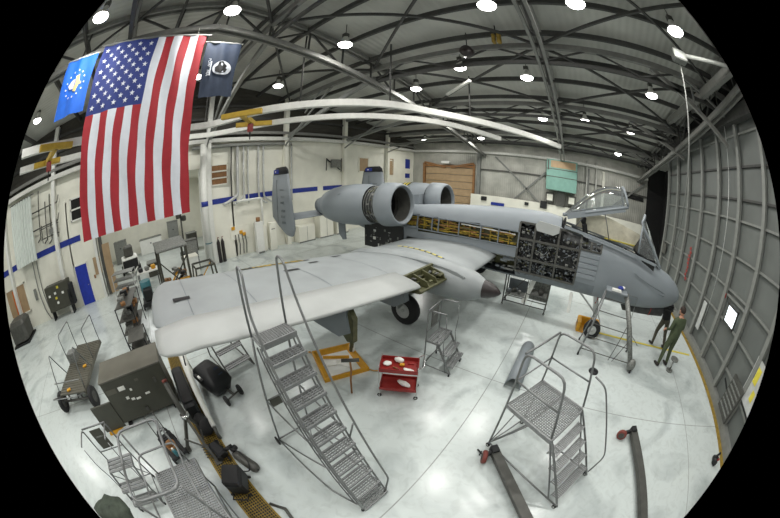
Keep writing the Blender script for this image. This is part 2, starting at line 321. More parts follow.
rail(flat([(22,156),(46,149),(72,144)])+[V((-11.35,-.9,6.95))]+flat([(205,127),(262,112),(330,104.5),(390,106),(440,115),(510,131),(560,148)]),.22,.26,'rail','upper of the two curved white crane rails sweeping from the left wall over the tail')
rail(flat([(20,173),(46,165),(75,158)])+[V((-13.3,-.6,6.95))]+flat([(210,136),(280,123),(345,117.5),(400,119),(450,126),(500,140)]),.2,.24,'rail','lower of the two curved white crane rails sweeping from the left wall over the tail')
def carrier(pa,pb,label):
    t=thing('hoist_carrier',label,'hoist',(0,0,0)); c=[V(p) for p in (pa[0],pa[1],pb[0],pb[1])]
    for a,b in((c[0],c[1]),(c[2],c[3])): obj('end_truck',G().bar(a,b,.18,.2),'yelc',t)
    m1=(c[0]+c[1])/2; m2=(c[2]+c[3])/2; obj('cross_beam',G().bar(m1,m2,.2,.2),'yelc',t)
    m=(m1*.3+m2*.7); g=G(); g.box(m-V((0,0,.3)),(.2,.2,.35),mi=0); g.cyl(m-V((0,0,.4)),m-V((0,0,.8)),.03,mi=1); obj('hoist_motor',g,['red','blk'],t)
    xs=sum((p for p in c),V())/4; xs.z=6.7
    t.location=xs
    for ch in t.children: ch.location=-xs
carrier((at(222,119,2,6.85),at(262,112,2,6.85)),(at(236,127,2,6.85),at(272,124,2,6.85)),'yellow hoist carrier on the curved rails beside the dark navy flag')
carrier((at(40,150,2,6.85),at(72,146,2,6.85)),(at(34,168,2,6.85),at(60,161,2,6.85)),'yellow hoist carrier on the curved rails left of the large striped flag')
for px,py in((300,106),(390,106),(470,122),(205,127)):
    p=at(px,py,2,6.95); single('rail_hanger',G().cyl(p+V((0,0,.12)),(p.x,p.y,roofz(p.y)-.2),.035),'trussd','thin steel rod hanging the curved crane rails from the roof','hanger rod','rods holding up the curved rails')
# chain hoist near the girder, hook block
t=thing('chain_hoist','dark round chain hoist hanging below the roof, left of the yellow one','hoist',at(467,51,2,9.0)-V((0,0,.2))); g=G().lathe([(0,.02),(.02,.22),(.3,.24),(.42,.1),(.43,.01)],(0,-.2,.1),(0,1,0),14); obj('drum',g,'radome',t); obj('chain',G().cyl((0,0,.3),(0,0,1.0),.02),'blk',t)
t=thing('chain_hoist','yellow chain hoist block hanging below the roof near the deep girder','hoist',at(496,40,2,9.2)-V((0,0,.2))); obj('drum',G().box((-.08,0,.2),(.12,.2,.4),bev=.03).box((.1,0,.2),(.14,.2,.42),bev=.03),'yelg',t); obj('chain',G().cyl((0,0,.4),(0,0,.8),.02),'blk',t)
p=at(470,82,2,8.6); q=at(447,96,2,8.6); single('strip_light_fixture',G().bar(p,q,.14,.1),'rail','white strip fixture hanging at an angle below the high bay lamps','ceiling light')
# right side unit heater
h=at(679,58,2,8.9); t=thing('unit_heater','white box heater hung under the roof with a pale duct to the side wall','heater',h); obj('casing',G().box((0,0,0),(.5,.4,.36),bev=.04),'ribg',t); obj('duct',G().cyl((.2,-.2,0),(XR-h.x-.1,-2.2,-.3),.07),'ribg',t); obj('drop_pipe',G().cyl((0,.1,-.2),(.6,3.0,-7),.025),'ribg',t)
# ------------------------------------------------------------------ high bay lamps
def lamp0(loc,label):
    t=thing('high_bay_lamp',label,'ceiling light',loc,0,'high bay lamps under the roof')
    g=G().lathe([(0,.09),(.12,.11),(.2,.16),(.36,.28),(.36,.26),(.22,.14)],(0,0,.36),(0,0,-1),20); obj('reflector',g,'rail',t)
    obj('ballast_box',G().box((0,0,.44),(.2,.2,.18),bev=.02),'steel',t)
    g=G().lathe([(0,.255),(.04,.24),(.09,.17),(.12,.08),(.125,.002)],(0,0,0),(0,0,-1),20); obj('lens',g,'lampm',t)
    obj('hanger_rod',G().cyl((0,0,.5),(0,0,1.3),.015),'trussd',t); return t
lamps=[]; L0=None
def zl(y): return 9.75-.13*abs(y-1.7)
for px,py,z,w in((100,19,9.3,'white hot high bay lamp above the canton of the large striped flag'),(232,12,9.55,'high bay lamp just above the dark navy flag'),(345,46,9.2,'high bay lamp over the left wing, between two roof girders'),(487,7,9.2,'high bay lamp at the top edge, left of the deep roof girder'),(576,5,9.2,'high bay lamp at the top edge, right of the deep roof girder'),(676,33,9.2,'high bay lamp next to the white box heater'),
    (278,87,9.2,'high bay lamp right of the dark navy flag near the gable wall'),(460,69,8.95,'high bay lamp beside the angled strip fixture'),(527,79,8.64,'high bay lamp left of the deep girder, below the top pair'),(652,97,8.64,'high bay lamp near the knee braces on the right side'),(416,90,8.64,'high bay lamp over the middle of the curved white rails'),
    (543,120,8.15,'small high bay lamp left of the deep girder over the fuselage'),(585,122,8.1,'small high bay lamp right of the deep girder over the cockpit'),(631,133,8.15,'small high bay lamp right of the cockpit'),(618,155,7.55,'distant high bay lamp right above the raised canopy'),(481,139,7.55,'distant high bay lamp above the beige roller door edge'),(551,144,7.55,'distant high bay lamp above the green duct'),(457,119,8.1,'high bay lamp below the curved rails, mid roof'),(425,141,7.5,'distant high bay lamp in front of the corner above the engines'),
    (37,122,9.2,'high bay lamp far left of the blue flag'),(197,78,9.35,'high bay lamp peeking out between the striped flag and the dark navy flag'),(129,88,9.3,'high bay lamp shining through the canton of the striped flag')):
    p=at(px,py+1,2,z-.05); p.z=z
    if p.y>YB-1.5: p=p.lerp(CAM,.1)
    if L0 is None: L0=lamp0(p,w); o=L0
    else: o=dup(L0,p,0,w)
    lamps.append(p)
for x,y in((-6.9,-6.5),(-1.6,-2.8),(3.7,-2.8),(-1.6,1.6),(3.7,1.6),(-1.6,-7),(3.7,-7),(-12,-12),(-6.9,-12),(0,-12)):
    p=V((x,y,zl(y))); dup(L0,p,0,'high bay lamp above the camera side of the hall, out of the photo'); lamps.append(p)
for p in lamps:
    ld=bpy.data.lights.new('lamp_light','AREA'); ld.shape='DISK'; ld.size=.5; ld.energy=255; ld.color=(1,.985,.94); lo=bpy.data.objects.new('lamp_light',ld); C.objects.link(lo); lo.location=p-V((0,0,.14))
# added fill lamps that brighten the recess; no fixture is built
for y in(-2.5,1.5):
    ld=bpy.data.lights.new('recess_fill','AREA'); ld.size=1.5; ld.energy=260; lo=bpy.data.objects.new('recess_fill',ld); C.objects.link(lo); lo.location=(XL-5,y,5.3)
# ------------------------------------------------------------------ the aircraft (nose at x=0, tail towards -x, port side +y)
AC=thing('attack_aircraft','grey twin engine straight wing attack aircraft with opened side bays and raised canopy','aircraft',(4.70,8.355,0),math.radians(-1.4)); AC.scale=(1.02,)*3
def lerp_tab(tab,x):
    for a,b in zip(tab,tab[1:]):
        if a[0]>=x>=b[0]:
            t=(a[0]-x)/(a[0]-b[0]); return [p+(q-p)*t for p,q in zip(a[1:],b[1:])]
    return list(tab[-1][1:]) if x<tab[-1][0] else list(tab[0][1:])
#        x    ztop  zbot  halfw  power
FUS=[(0,2.0,1.86,.06,2),(-.06,2.1,1.76,.16,2),(-.25,2.28,1.62,.3,2),(-.6,2.47,1.48,.43,2.1),(-1.1,2.62,1.38,.53,2.3),(-1.5,2.74,1.33,.58,2.5),(-2.2,2.95,1.3,.61,2.8),(-3,3.08,1.3,.62,3),(-4,3.2,1.3,.63,3),(-4.7,3.36,1.3,.63,2.8),(-5.2,3.44,1.3,.64,2.8),(-6,3.42,1.3,.64,2.8),(-7,3.36,1.3,.64,2.8),(-8.6,3.24,1.3,.64,2.8),(-10.3,3.06,1.4,.62,2.6),(-11.5,2.95,1.62,.55,2.4),(-13,2.82,1.95,.42,2.2),(-14.5,2.72,2.15,.3,2),(-15.6,2.62,2.3,.14,2),(-15.9,2.55,2.42,.03,2)]
def ringpt(x,t,k=1):
    zt,zb,w,n=lerp_tab(FUS,x); zc=(zt+zb)/2;h=(zt-zb)/2; c,sn=math.cos(t),math.sin(t); e=2/n
    return V((x,-k*w*math.copysign(abs(sn)**e,sn),zc+k*h*math.copysign(abs(c)**e,c)))   # t=0 top, going to starboard
def sidey(x,z,k=1):
    zt,zb,w,n=lerp_tab(FUS,x); u=min(1,abs((z-(zt+zb)/2)/((zt-zb)/2))); return -k*w*max(0,1-u**n)**(1/n)
XS=sorted(set([0,-.02,-.06,-.12,-.25,-.4,-.6,-.85,-1.1,-1.3]+[round(-1.45-.15*i,2) for i in range(22)]+[-3.42,-4.08,-4.75,-5.5,-5.98]+[round(-4.75-.25*i,2) for i in range(44)]+[-15.75,-15.9]),reverse=True)
NT=64
def shell(keep,k=1,x0=0.1,x1=-16):
    g=G(); xs=[x for x in XS if x0>=x>=x1]; n=len(xs); g.v=[ringpt(x,2*PI*i/NT,k) for x in xs for i in range(NT)]
    for a in range(n-1):
        for i in range(NT):
            j=(i+1)%NT; f=(a*NT+i,a*NT+j,(a+1)*NT+j,(a+1)*NT+i); c=(g.v[f[0]]+g.v[f[1]]+g.v[f[2]]+g.v[f[3]])/4
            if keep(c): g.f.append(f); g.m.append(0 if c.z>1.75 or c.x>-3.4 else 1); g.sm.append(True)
    return g
def sill(x): return 2.74+(-1.5-x)*(.44/3.2)
def hole(c):
    if c.y<0 and -10.1<c.x<-5.98 and 2.33<c.z<2.79: return True            # long yellow bay
    if c.y<0 and -5.98<c.x<-4.08 and 1.62<c.z<3.08: return True            # equipment bay
    if c.y<0 and -4.08<c.x<-3.42 and 2.68<c.z<sill(c.x)-.1: return True
    if c.y<0 and -9.9<c.x<-5.98 and 1.45<c.z<2.0: return True
    if -4.7<c.x<-1.5 and c.z>sill(c.x)-.03 and abs(c.y)<.56: return True     # cockpit
    return False
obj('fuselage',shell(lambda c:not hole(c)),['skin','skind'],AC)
# bay liners
g=shell(lambda c:True,.72,-5.99,-10.2); g.m=[0]*len(g.f); obj('ammunition_bay',g,'chromg',AC)
g=shell(lambda c:c.z<sill(c.x)-.05,.66,-3.2,-5.99); g.m=[0]*len(g.f); obj('equipment_bay',g,'bay',AC)
def bayframe(parent,xa,xb,za,zb,xs,zs,m,th=.03,name='bay_frame'):
    g=G()
    for x in xs: 
        P=[V((x,sidey(x,z)+.0,z)) for z in [za+(zb-za)*i/6 for i in range(7)]]
        for a,b in zip(P,P[1:]): g.bar(a,b,th,.05,up=(0,1,0))
    for z in zs:
        n=10; P=[V((xa+(xb-xa)*i/n,sidey(xa+(xb-xa)*i/n,z),z)) for i in range(n+1)]
        for a,b in zip(P,P[1:]): g.bar(a,b,.05,th,up=(0,0,1))
    return obj(name,g,m,parent)
bayframe(AC,-10.1,-5.98,2.33,2.79,(-10.1,-9.55,-8.95,-8.7,-7.95,-7.2,-6.62,-5.98),(2.33,2.79),'skind')
g=G()   # chromate contents of the long bay
for i in range(150):
    x=random.uniform(-10,-6.05); z=random.uniform(2.38,2.74); g.box((x,sidey(x,z)+random.uniform(.06,.14),z),(random.uniform(.04,.5),.05,random.uniform(.012,.035)),mi=random.choice((0,0,0,1,2)))
for x in(-9.3,-8.4,-7.6,-6.9,-6.3): g.box((x,-.5,2.56),(.03,.14,.42),mi=0)
g.bar((-7.9,-.56,2.72),(-6.1,-.56,2.68),.03,.035,mi=3)
obj('ammunition_feed',g,['chrom','chromg','brown','white'],AC)
bayframe(AC,-5.98,-4.08,1.62,3.08,(-5.98,-5.5,-4.76,-4.08),(1.62,2.05,2.62,3.08),'steel',.06)
bayframe(AC,-4.08,-3.42,2.68,2.92,(-3.75,-3.42),(2.68,),'steel',.05)
for (x0,x1,z0,z1,n) in((-5.95,-5.53,1.66,2.58,130),(-5.47,-4.8,1.66,2.58,230),(-4.72,-4.12,1.66,2.58,80),(-5.95,-5.53,2.66,3.04,24),(-5.47,-4.8,2.66,3.0,30),(-4.72,-3.45,2.7,2.86,46)):
    g=G()
    for i in range(n):
        x=random.uniform(x0,x1); z=random.uniform(z0,z1); d=random.uniform(.03,.2)
        if random.random()<.55: g.box((x,sidey(x,z)+.05+d/2,z),(random.uniform(.02,.11),.08,random.uniform(.015,.07)),mi=random.choice((0,0,1,2,3,3)),bev=.008)
        elif random.random()<.5: g.cyl((x,sidey(x,z)+.12,z),(x,sidey(x,z)+.03,z),random.uniform(.01,.03),mi=random.choice((0,2,3)),n=10)
        else: g.tube([(x,sidey(x,z)+.06,z),(x+random.uniform(-.1,.1),sidey(x,z)+.03,z-.06),(x+random.uniform(-.15,.15),sidey(x,z)+.07,z-.15)],.009,5,mi=random.choice((3,3,4)))
    obj('avionics_rack',g,['gear','chromg','skind','blk','skin'],AC)
g=G(); g.box((-6.5,-.56,2.0),(.9,.05,.05),mi=0)
for i in range(60):
    x=random.uniform(-9.8,-6.05); z=random.uniform(1.5,1.95); g.box((x,sidey(x,z)+.12,z),(random.uniform(.05,.3),.06,random.uniform(.02,.08)),mi=random.choice((0,1,1)))
obj('belly_duct',g,['gear','skind'],AC)
# lifted white access door above the bay, louvred lower panel
wp(obj('access_door',G().prism([(-5.5,3.1),(-5.45,2.93),(-4.95,2.88),(-4.78,2.98),(-4.77,3.16),(-5.4,3.22)],1,-.66,-.69),'lead',AC),'raised pale access door')
g=G()
for i in range(5): g.box((-3.75,sidey(-3.75,1.95+i*.15)-.012,1.95+i*.15),(.62,.02,.12),bev=.005)
wp(obj('louvred_panel',g,'skin',AC),'louvred side panel')
# tail section: hanging perforated door beneath the nacelle
g=G(); g.box((-11.1,-.64,1.8),(1.95,.04,1.0))
for i in range(26): g.box((-10.2-random.random()*1.8,-.665,1.4+random.random()*.8),(random.uniform(.03,.14),.01,random.uniform(.02,.12)),mi=random.choice((1,1,2)))
obj('engine_access_door',g,['blk','gear','white'],AC)
g=G().prism([(-12.75,2.35),(-12.35,2.35),(-12.3,1.65),(-12.5,1.62),(-12.72,1.85)],1,-1.45,-1.49); obj('lower_fin_panel',g,'skind',AC)
# cockpit
for sy in(-1,1):
    g=G(); P=[V((x,sy*.57,sill(x)+.01)) for x in(-1.5,-2.2,-3,-3.8,-4.65)]
    for a,b in zip(P,P[1:]): g.bar(a,b,.07,.07)
    obj('cockpit_sill',g,'skin',AC)
ck=obj('cockpit_tub',G().box((-3.1,0,2.45),(3.0,.95,.06),mi=0).box((-4.68,0,2.9),(.06,1.0,.9)).box((-1.75,0,2.7),(.5,.9,.3),mi=0),'blk',AC)
g=G().box((-3.95,0,2.95),(.16,.42,.8),rot=Mx.Rotation(-.25,3,'Y'),bev=.04).box((-3.7,0,2.62),(.5,.42,.14),bev=.03).box((-4.08,0,3.42),(.16,.28,.24),bev=.05); obj('ejection_seat',g,'blk',AC)
g=G()
for i in range(60): g.box((random.uniform(-3.2,-1.7),random.uniform(-.42,.42),random.uniform(2.6,2.86)),(random.uniform(.04,.15),random.uniform(.04,.12),random.uniform(.04,.1)),mi=random.choice((0,0,0,1,2)),bev=.01)
g.box((-2.45,0,2.62),(1.6,.9,.1)); obj('instrument_panel',g,['blk','gear','brown'],AC)
obj('blanket_screen',G().add([(-4.3,.5,3.15),(-1.75,.5,2.85),(-1.95,.56,3.35),(-3.2,.56,3.62),(-4.35,.56,3.68)],[(0,1,2,3,4)]).box((-2.6,.48,2.98),(1.3,.03,.03),mi=1),['tan','yelp'],AC)
# raised canopy
cn=obj('canopy_frame',G(),'skin',AC); bpy.data.objects.remove(cn)
a0=V((-4.72,0,3.47)); ang=math.radians(17); RY=Mx.Rotation(-ang,3,'Y')
def cv(u,y,h): return a0+RY@V((u,y,h))      # u forward, h up in the canopy's own frame
g=G(); Lc=2.08
def bub(u): t=u/Lc; return .62*math.sin(min(1,t*1.25+.02)*PI/2)*(1 if t<.8 else 1-.15*(t-.8)/.2)
for sy in(-1,1): g.tube([cv(u,sy*.42*(.45+.55*min(1,u/.7)),.0) for u in(0,.35,.7,1.2,1.7,Lc)],.045,8)
g.tube([cv(Lc,.42*math.cos(t),.02+bub(Lc)*math.sin(t)) for t in [PI*i/14 for i in range(15)]],.04,8)
g.bar(cv(0,-.2,0),cv(0,.2,0),.09,.08); g.box(cv(Lc*.5,-.43,-.03),(Lc*.9,.03,.17),rot=RY); g.box(cv(Lc*.5,.43,-.03),(Lc*.9,.03,.17),rot=RY)
cf=obj('canopy_frame',g,'skin',AC)
g=G(); rings=[]
for i in range(13):
    u=Lc*(i/12); w=.41*(.45+.55*min(1,u/.7)); rings.append([cv(u,w*math.cos(t),bub(u)*math.sin(t)+.01) for t in [PI*k/16 for k in range(17)]])
g.loft(rings,0,True,False,False)
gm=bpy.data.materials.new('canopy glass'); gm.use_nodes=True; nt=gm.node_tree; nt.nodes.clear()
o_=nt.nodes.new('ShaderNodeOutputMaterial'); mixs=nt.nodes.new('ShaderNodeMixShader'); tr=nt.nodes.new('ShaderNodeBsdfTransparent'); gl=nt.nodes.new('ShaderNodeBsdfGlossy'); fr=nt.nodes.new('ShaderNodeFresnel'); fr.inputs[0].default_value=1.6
gl.inputs['Roughness'].default_value=.04; tr.inputs[0].default_value=(.86,.9,.9,1); dfz=nt.nodes.new('ShaderNodeBsdfDiffuse'); dfz.inputs[0].default_value=(.6,.63,.63,1); mz=nt.nodes.new('ShaderNodeMixShader'); mz.inputs[0].default_value=.14; nt.links.new(tr.outputs[0],mz.inputs[1]); nt.links.new(dfz.outputs[0],mz.inputs[2]); nt.links.new(fr.outputs[0],mixs.inputs[0]); nt.links.new(mz.outputs[0],mixs.inputs[1]); nt.links.new(gl.outputs[0],mixs.inputs[2]); nt.links.new(mixs.outputs[0],o_.inputs[0]); M['glass']=gm  # pale diffuse share stands in for reflections and brightens the glass
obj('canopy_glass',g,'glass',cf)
obj('canopy_strut',G().cyl(V((-3.2,-.3,3.05)),cv(1.3,-.35,0),.015),'galv',AC); obj('canopy_strut',G().cyl((-4.35,-.4,3.2),cv(.75,-.4,0),.015),'galv',AC)
def spl0(P,n=5):
    P=[V(p) for p in P]; out=[]
    for i in range(len(P)-1):
        a,b,c,d=P[max(i-1,0)],P[i],P[i+1],P[min(i+2,len(P)-1)]
        for k in range(n): t=k/n; out.append(.5*((2*b)+(c-a)*t+(2*a-5*b+4*c-d)*t*t+(3*b-a-3*c+d)*t**3))
    return out+[P[-1]]
# windscreen bow and frame
g=G().tube(spl0([(-1.22,-.33,2.66),(-1.7,-.37,3.2),(-2.15,-.36,3.7),(-2.1,-.22,3.86),(-2.0,.05,3.97),(-1.92,.3,3.9),(-1.85,.38,3.5),(-1.3,.34,2.72)]),.045,8); g.tube([(-2.15,-.36,3.7),(-2.2,-.5,3.3),(-2.2,-.55,2.95)],.03,8)
wf=obj('windscreen_frame',g,'skin',AC)
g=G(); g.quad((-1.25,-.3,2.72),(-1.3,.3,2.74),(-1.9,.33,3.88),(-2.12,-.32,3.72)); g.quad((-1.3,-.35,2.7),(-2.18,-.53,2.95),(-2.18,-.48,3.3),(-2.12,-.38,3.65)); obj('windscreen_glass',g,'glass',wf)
obj('gun_sight',G().box((-1.95,0,3.02),(.35,.7,.5),rot=Mx.Rotation(.5,3,'Y'),bev=.06).box((-1.75,.05,3.25),(.05,.3,.25)),'blk',AC)
# gun fairing below the nose
g=G(); g.lathe([(0,.1),(.02,.17),(.5,.2),(1.0,.21),(1.6,.2),(1.7,.05)],(-.55,-.1,1.4),(-1,0,-.06),18,caps=True); obj('gun_fairing',g,'bay',AC)
g=G()
for k in range(7): g.cyl((-.05,-.02+.07*math.cos(k*2*PI/7),1.52+.07*math.sin(k*2*PI/7)),(-.6,-.02+.07*math.cos(k*2*PI/7),1.52+.07*math.sin(k*2*PI/7)),.022,n=8)
obj('gun_barrels',g,'blk',AC)
# wing
def foil(le,te,zc,t,y,n=13,camber=.02):
    c=le-te; up=[];lo=[]
    for i in range(n):
        u=(1-math.cos(PI*i/(n-1)))/2; th=t*(1.48*math.sqrt(u)-.63*u-1.76*u*u+1.42*u**3-.51*u**4)*1.0*1.0; cb=c*camber*4*u*(1-u); up.append(V((le-u*c,y,zc+cb+th*.5*c/1.0))); lo.append(V((le-u*c,y,zc+cb*.4-th*.5*c)))
    return up+lo[-2:0:-1]
def chord(y):
    a=abs(y)
    if a<3.3: return (-6.62,-9.95)
    t=(a-3.3)/(8.2-3.3); return (-6.95-.2*t,-10.05+.15*t)
def zc(y): return 1.92+max(0,abs(y)-3.2)*.118
for sg,nm in((-1,'starboard'),(1,'port')):
    ww=G(); ys=[.5,1.2,1.8,2.4,2.95] 
    ww.loft([foil(*chord(y),zc(y),.165 if y<2 else .135,sg*y) for y in ys])
    w0=obj('wing_root',ww,'skin2',AC)
    ww=G(); R=[]
    for y in(2.95,3.3,4.0,5,6,7,7.8,8.2): 
        le,te=chord(y); R.append(foil(le-(.62 if y<4.2 else .6),te,zc(y),.145,sg*y))
    for y,k in((8.45,.96),(8.62,.86),(8.74,.68),(8.79,.4)):
        le,te=chord(8.2); mid=(le+te)/2-.1; h=(le-te)/2; R.append(foil(mid+h*k-.55*k,mid-h*k,zc(8.2)+.02-(1-k)*.1,.13*k,sg*y))
    ww.loft(R); obj('wing_panel',ww,'skin2',AC)
    # leading edge skin
    le=G(); R=[]
    for y in(4.22,5,6,7,7.8,8.2): 
        a,b=chord(y); f=foil(a,b,zc(y)-.01,.15,sg*y,17); n=17; k=5; R.append([f[i] for i in range(k,-1,-1)]+[f[-i] for i in range(1,k+1)])
    a,b=chord(8.2)
    for y,kk in((8.45,.95),(8.65,.82),(8.77,.6)):
        f=foil(a-(1-kk)*.7,b+(1-kk)*.5,zc(8.2)-.02-(1-kk)*.12,.15*kk,sg*y,17); R.append([f[i] for i in range(5,-1,-1)]+[f[-i] for i in range(1,6)])
    le.loft(R); obj('leading_edge',le,'lead',AC)
    # open leading edge box by the pod
    g=G(); y0,y1=2.98,4.2
    g.box((-7.5,sg*(y0+y1)/2,1.93),(.06,y1-y0,.34)); g.bar((-7.06,sg*y0,1.82),(-7.0,sg*y1,1.9),.03,.04); g.box((-7.28,sg*3.5,1.84),(.4,1.1,.02),mi=1)
    for i in range(4): g.prism([(-7.5,2.08),(-7.12,1.98),(-7.04,1.84),(-7.5,1.78)],1,sg*(y0+.1+i*.35),sg*(y0+.13+i*.35))
    for i in range(26): g.box((random.uniform(-7.45,-7.1),sg*random.uniform(y0,y1),random.uniform(1.85,2.02)),(random.uniform(.03,.12),random.uniform(.04,.2),.03),mi=random.choice((0,0,2)))
    wp(obj('wing_spar_bay',g,['chromg','chromg','steel'],AC),'open green leading edge bay')
# panel seams, slots, trailing edge gap and tape on the starboard wing
def wtop(x,y):
    a,b=chord(abs(y)); a2=a-(.6 if abs(y)>2.95 else 0); u=max(.02,min(.98,(a2-x)/(a2-b))); c=a2-b; t=.145 if abs(y)>2.95 else .14
    return zc(y)+c*.02*4*u*(1-u)+t*(1.48*math.sqrt(u)-.63*u-1.76*u*u+1.42*u**3-.51*u**4)*.5*c
def patch(pts,dz=.008): return [V((x,y,wtop(x,y)+dz)) for x,y in pts]
for k,(px,ys,w) in enumerate((((-8.46,-8.62,.2),0,0),)): pass
def slot(x,y,lx,ly,m='blk'):
    obj('access_slot',G().add(patch([(x-lx/2,y-ly/2),(x+lx/2,y-ly/2),(x+lx/2,y+ly/2),(x-lx/2,y+ly/2)]),[(0,1,2,3)]),m,AC)
slot(-8.46,-8.2,.13,.3); slot(-8.95,-5.85,.12,.35); slot(-9.35,-5.05,.12,.25); slot(-9.7,-4.1,.12,.3); slot(-9.75,-5.0,.1,.18)
g=G()
for i in range(30):
    y=-5.1-i*.055; x=-9.82+random.uniform(-.03,.03); g.add(patch([(x-.09,y-.03),(x+.09,y-.03),(x+.09,y+.03),(x-.09,y+.03)],.01),[(0,1,2,3)],mi=random.choice((0,0,1,2)))
wp(obj('flap_gap',g,['chrom','chromg','blk'],AC),'yellow primed flap gap')
g=G(); n=24
for i in range(n):
    t=i/(n-1); x=-9.25+1.75*t; y=-2.02-.4*t**1.6
    g.add(patch([(x-.03,y-.035),(x+.03,y-.04),(x+.03,y+.03),(x-.03,y+.035)],.012),[(0,1,2,3)],mi=i%3==2)
wp(obj('walkway_line',g,['yelp','blk'],AC),'dashed yellow no step line')
g=G()
for y in(-4.25,-5.7,-7.1,-8.1):
    for i in range(10):
        x0=-7.75-i*.21; g.add(patch([(x0,y-.006),(x0-.2,y-.006),(x0-.2,y+.006),(x0,y+.006)],.006),[(0,1,2,3)])
for i in range(22):
    y=-4.2-i*.18; x=-7.62-.2*(abs(y)-3.3)/4.9; g.add(patch([(x-.006,y),(x+.006,y),(x+.006,y-.18),(x-.006,y-.18)],.006),[(0,1,2,3)])
obj('panel_seams',g,'skind',AC)
# gear pods, legs, wheels
for sg in(-1,1):
    g=G().lathe([(0,.2),(.22,.3),(.5,.37),(1.0,.44),(1.8,.46),(2.8,.43),(3.5,.34),(4.1,.2),(4.5,.03)],(-6.22,sg*2.65,1.67),(-1,0,-.0),24); 
    for p in g.v: p.z=1.67+(p.z-1.67)*(1.12 if p.x>-6.9 else 1.05)
    pod=obj('gear_pod',g,'skin2',AC)
    g=G().lathe([(-.02,.203),(.12,.178),(.28,.115),(.38,.05),(.42,.005)],(-6.2,sg*2.65,1.67),(1,0,0),24); 
    for p in g.v: p.z=1.67+(p.z-1.67)*1.12
    obj('pod_nose_cap',g,'radome',pod)
    mg=obj('main_gear_leg',G().cyl((-8.5,sg*2.65,1.5),(-8.4,sg*2.65,.95),.09).cyl((-8.4,sg*2.65,.95),(-8.4,sg*2.65,.5),.06,mi=1).cyl((-8.4,sg*2.5,.47),(-8.4,sg*2.9,.47),.05).bar((-8.42,sg*2.95,.6),(-9.0,sg*3.05,1.5),.3,.05).bar((-7.8,sg*2.6,1.3),(-8.35,sg*2.6,.9),.06,.06),['lead','chrome'],AC)
    obj('main_wheel',G().wheel((-8.4,sg*2.75,.465),(0,1,0),.465,.28),['rub','hub'],mg)
ng=obj('nose_gear_leg',G().cyl((-3.25,-.3,1.5),(-3.05,-.3,.8),.09).cyl((-3.05,-.3,.8),(-3.0,-.3,.34),.06,mi=1).cyl((-3,-.45,.31),(-3,-.15,.31),.035).bar((-3.9,-.3,1.45),(-3.1,-.3,.85),.05,.05).bar((-3.0,-.33,.9),(-2.8,-.33,.6),.04,.04),['lead','chrome'],AC)
obj('nose_wheel',G().wheel((-3,-.3,.31),(0,1,0),.31,.2),['rub','hub'],ng)
obj('nose_gear_door',G().bar((-4.05,-.5,1.35),(-4.0,-.52,.72),.03,.1),'white',AC)
# pylons
for y,x0,x1,z0,z1 in((-5.75,-8.65,-7.3,1.42,2.0),(-3.95,-8.9,-7.5,1.25,1.8),(5.75,-8.65,-7.3,1.42,2.0),(3.95,-8.9,-7.5,1.25,1.8)):
    pl=obj('wing_pylon',G().prism([(x1,z0+.2),(x1-.08,z1+.1),(x0,z1+.1),(x0-.1,z0+.22),(x0+.25,z0),(x1-.3,z0)],1,y-.08,y+.08),'skin',AC)
    obj('pylon_bracket',G().prism([(x1-.22,z0+.06),(x1-.02,z1+.05),(x1+.08,z1-.1),(x1+.04,z0-.0),(x1-.12,z0-.04)],1,y-.05,y+.05,0),'chromg',pl) if abs(y)>5 else None; obj('sway_brace',G().box((x0+.05,y,z0+.25),(.12,.12,.14)),'blk',pl)
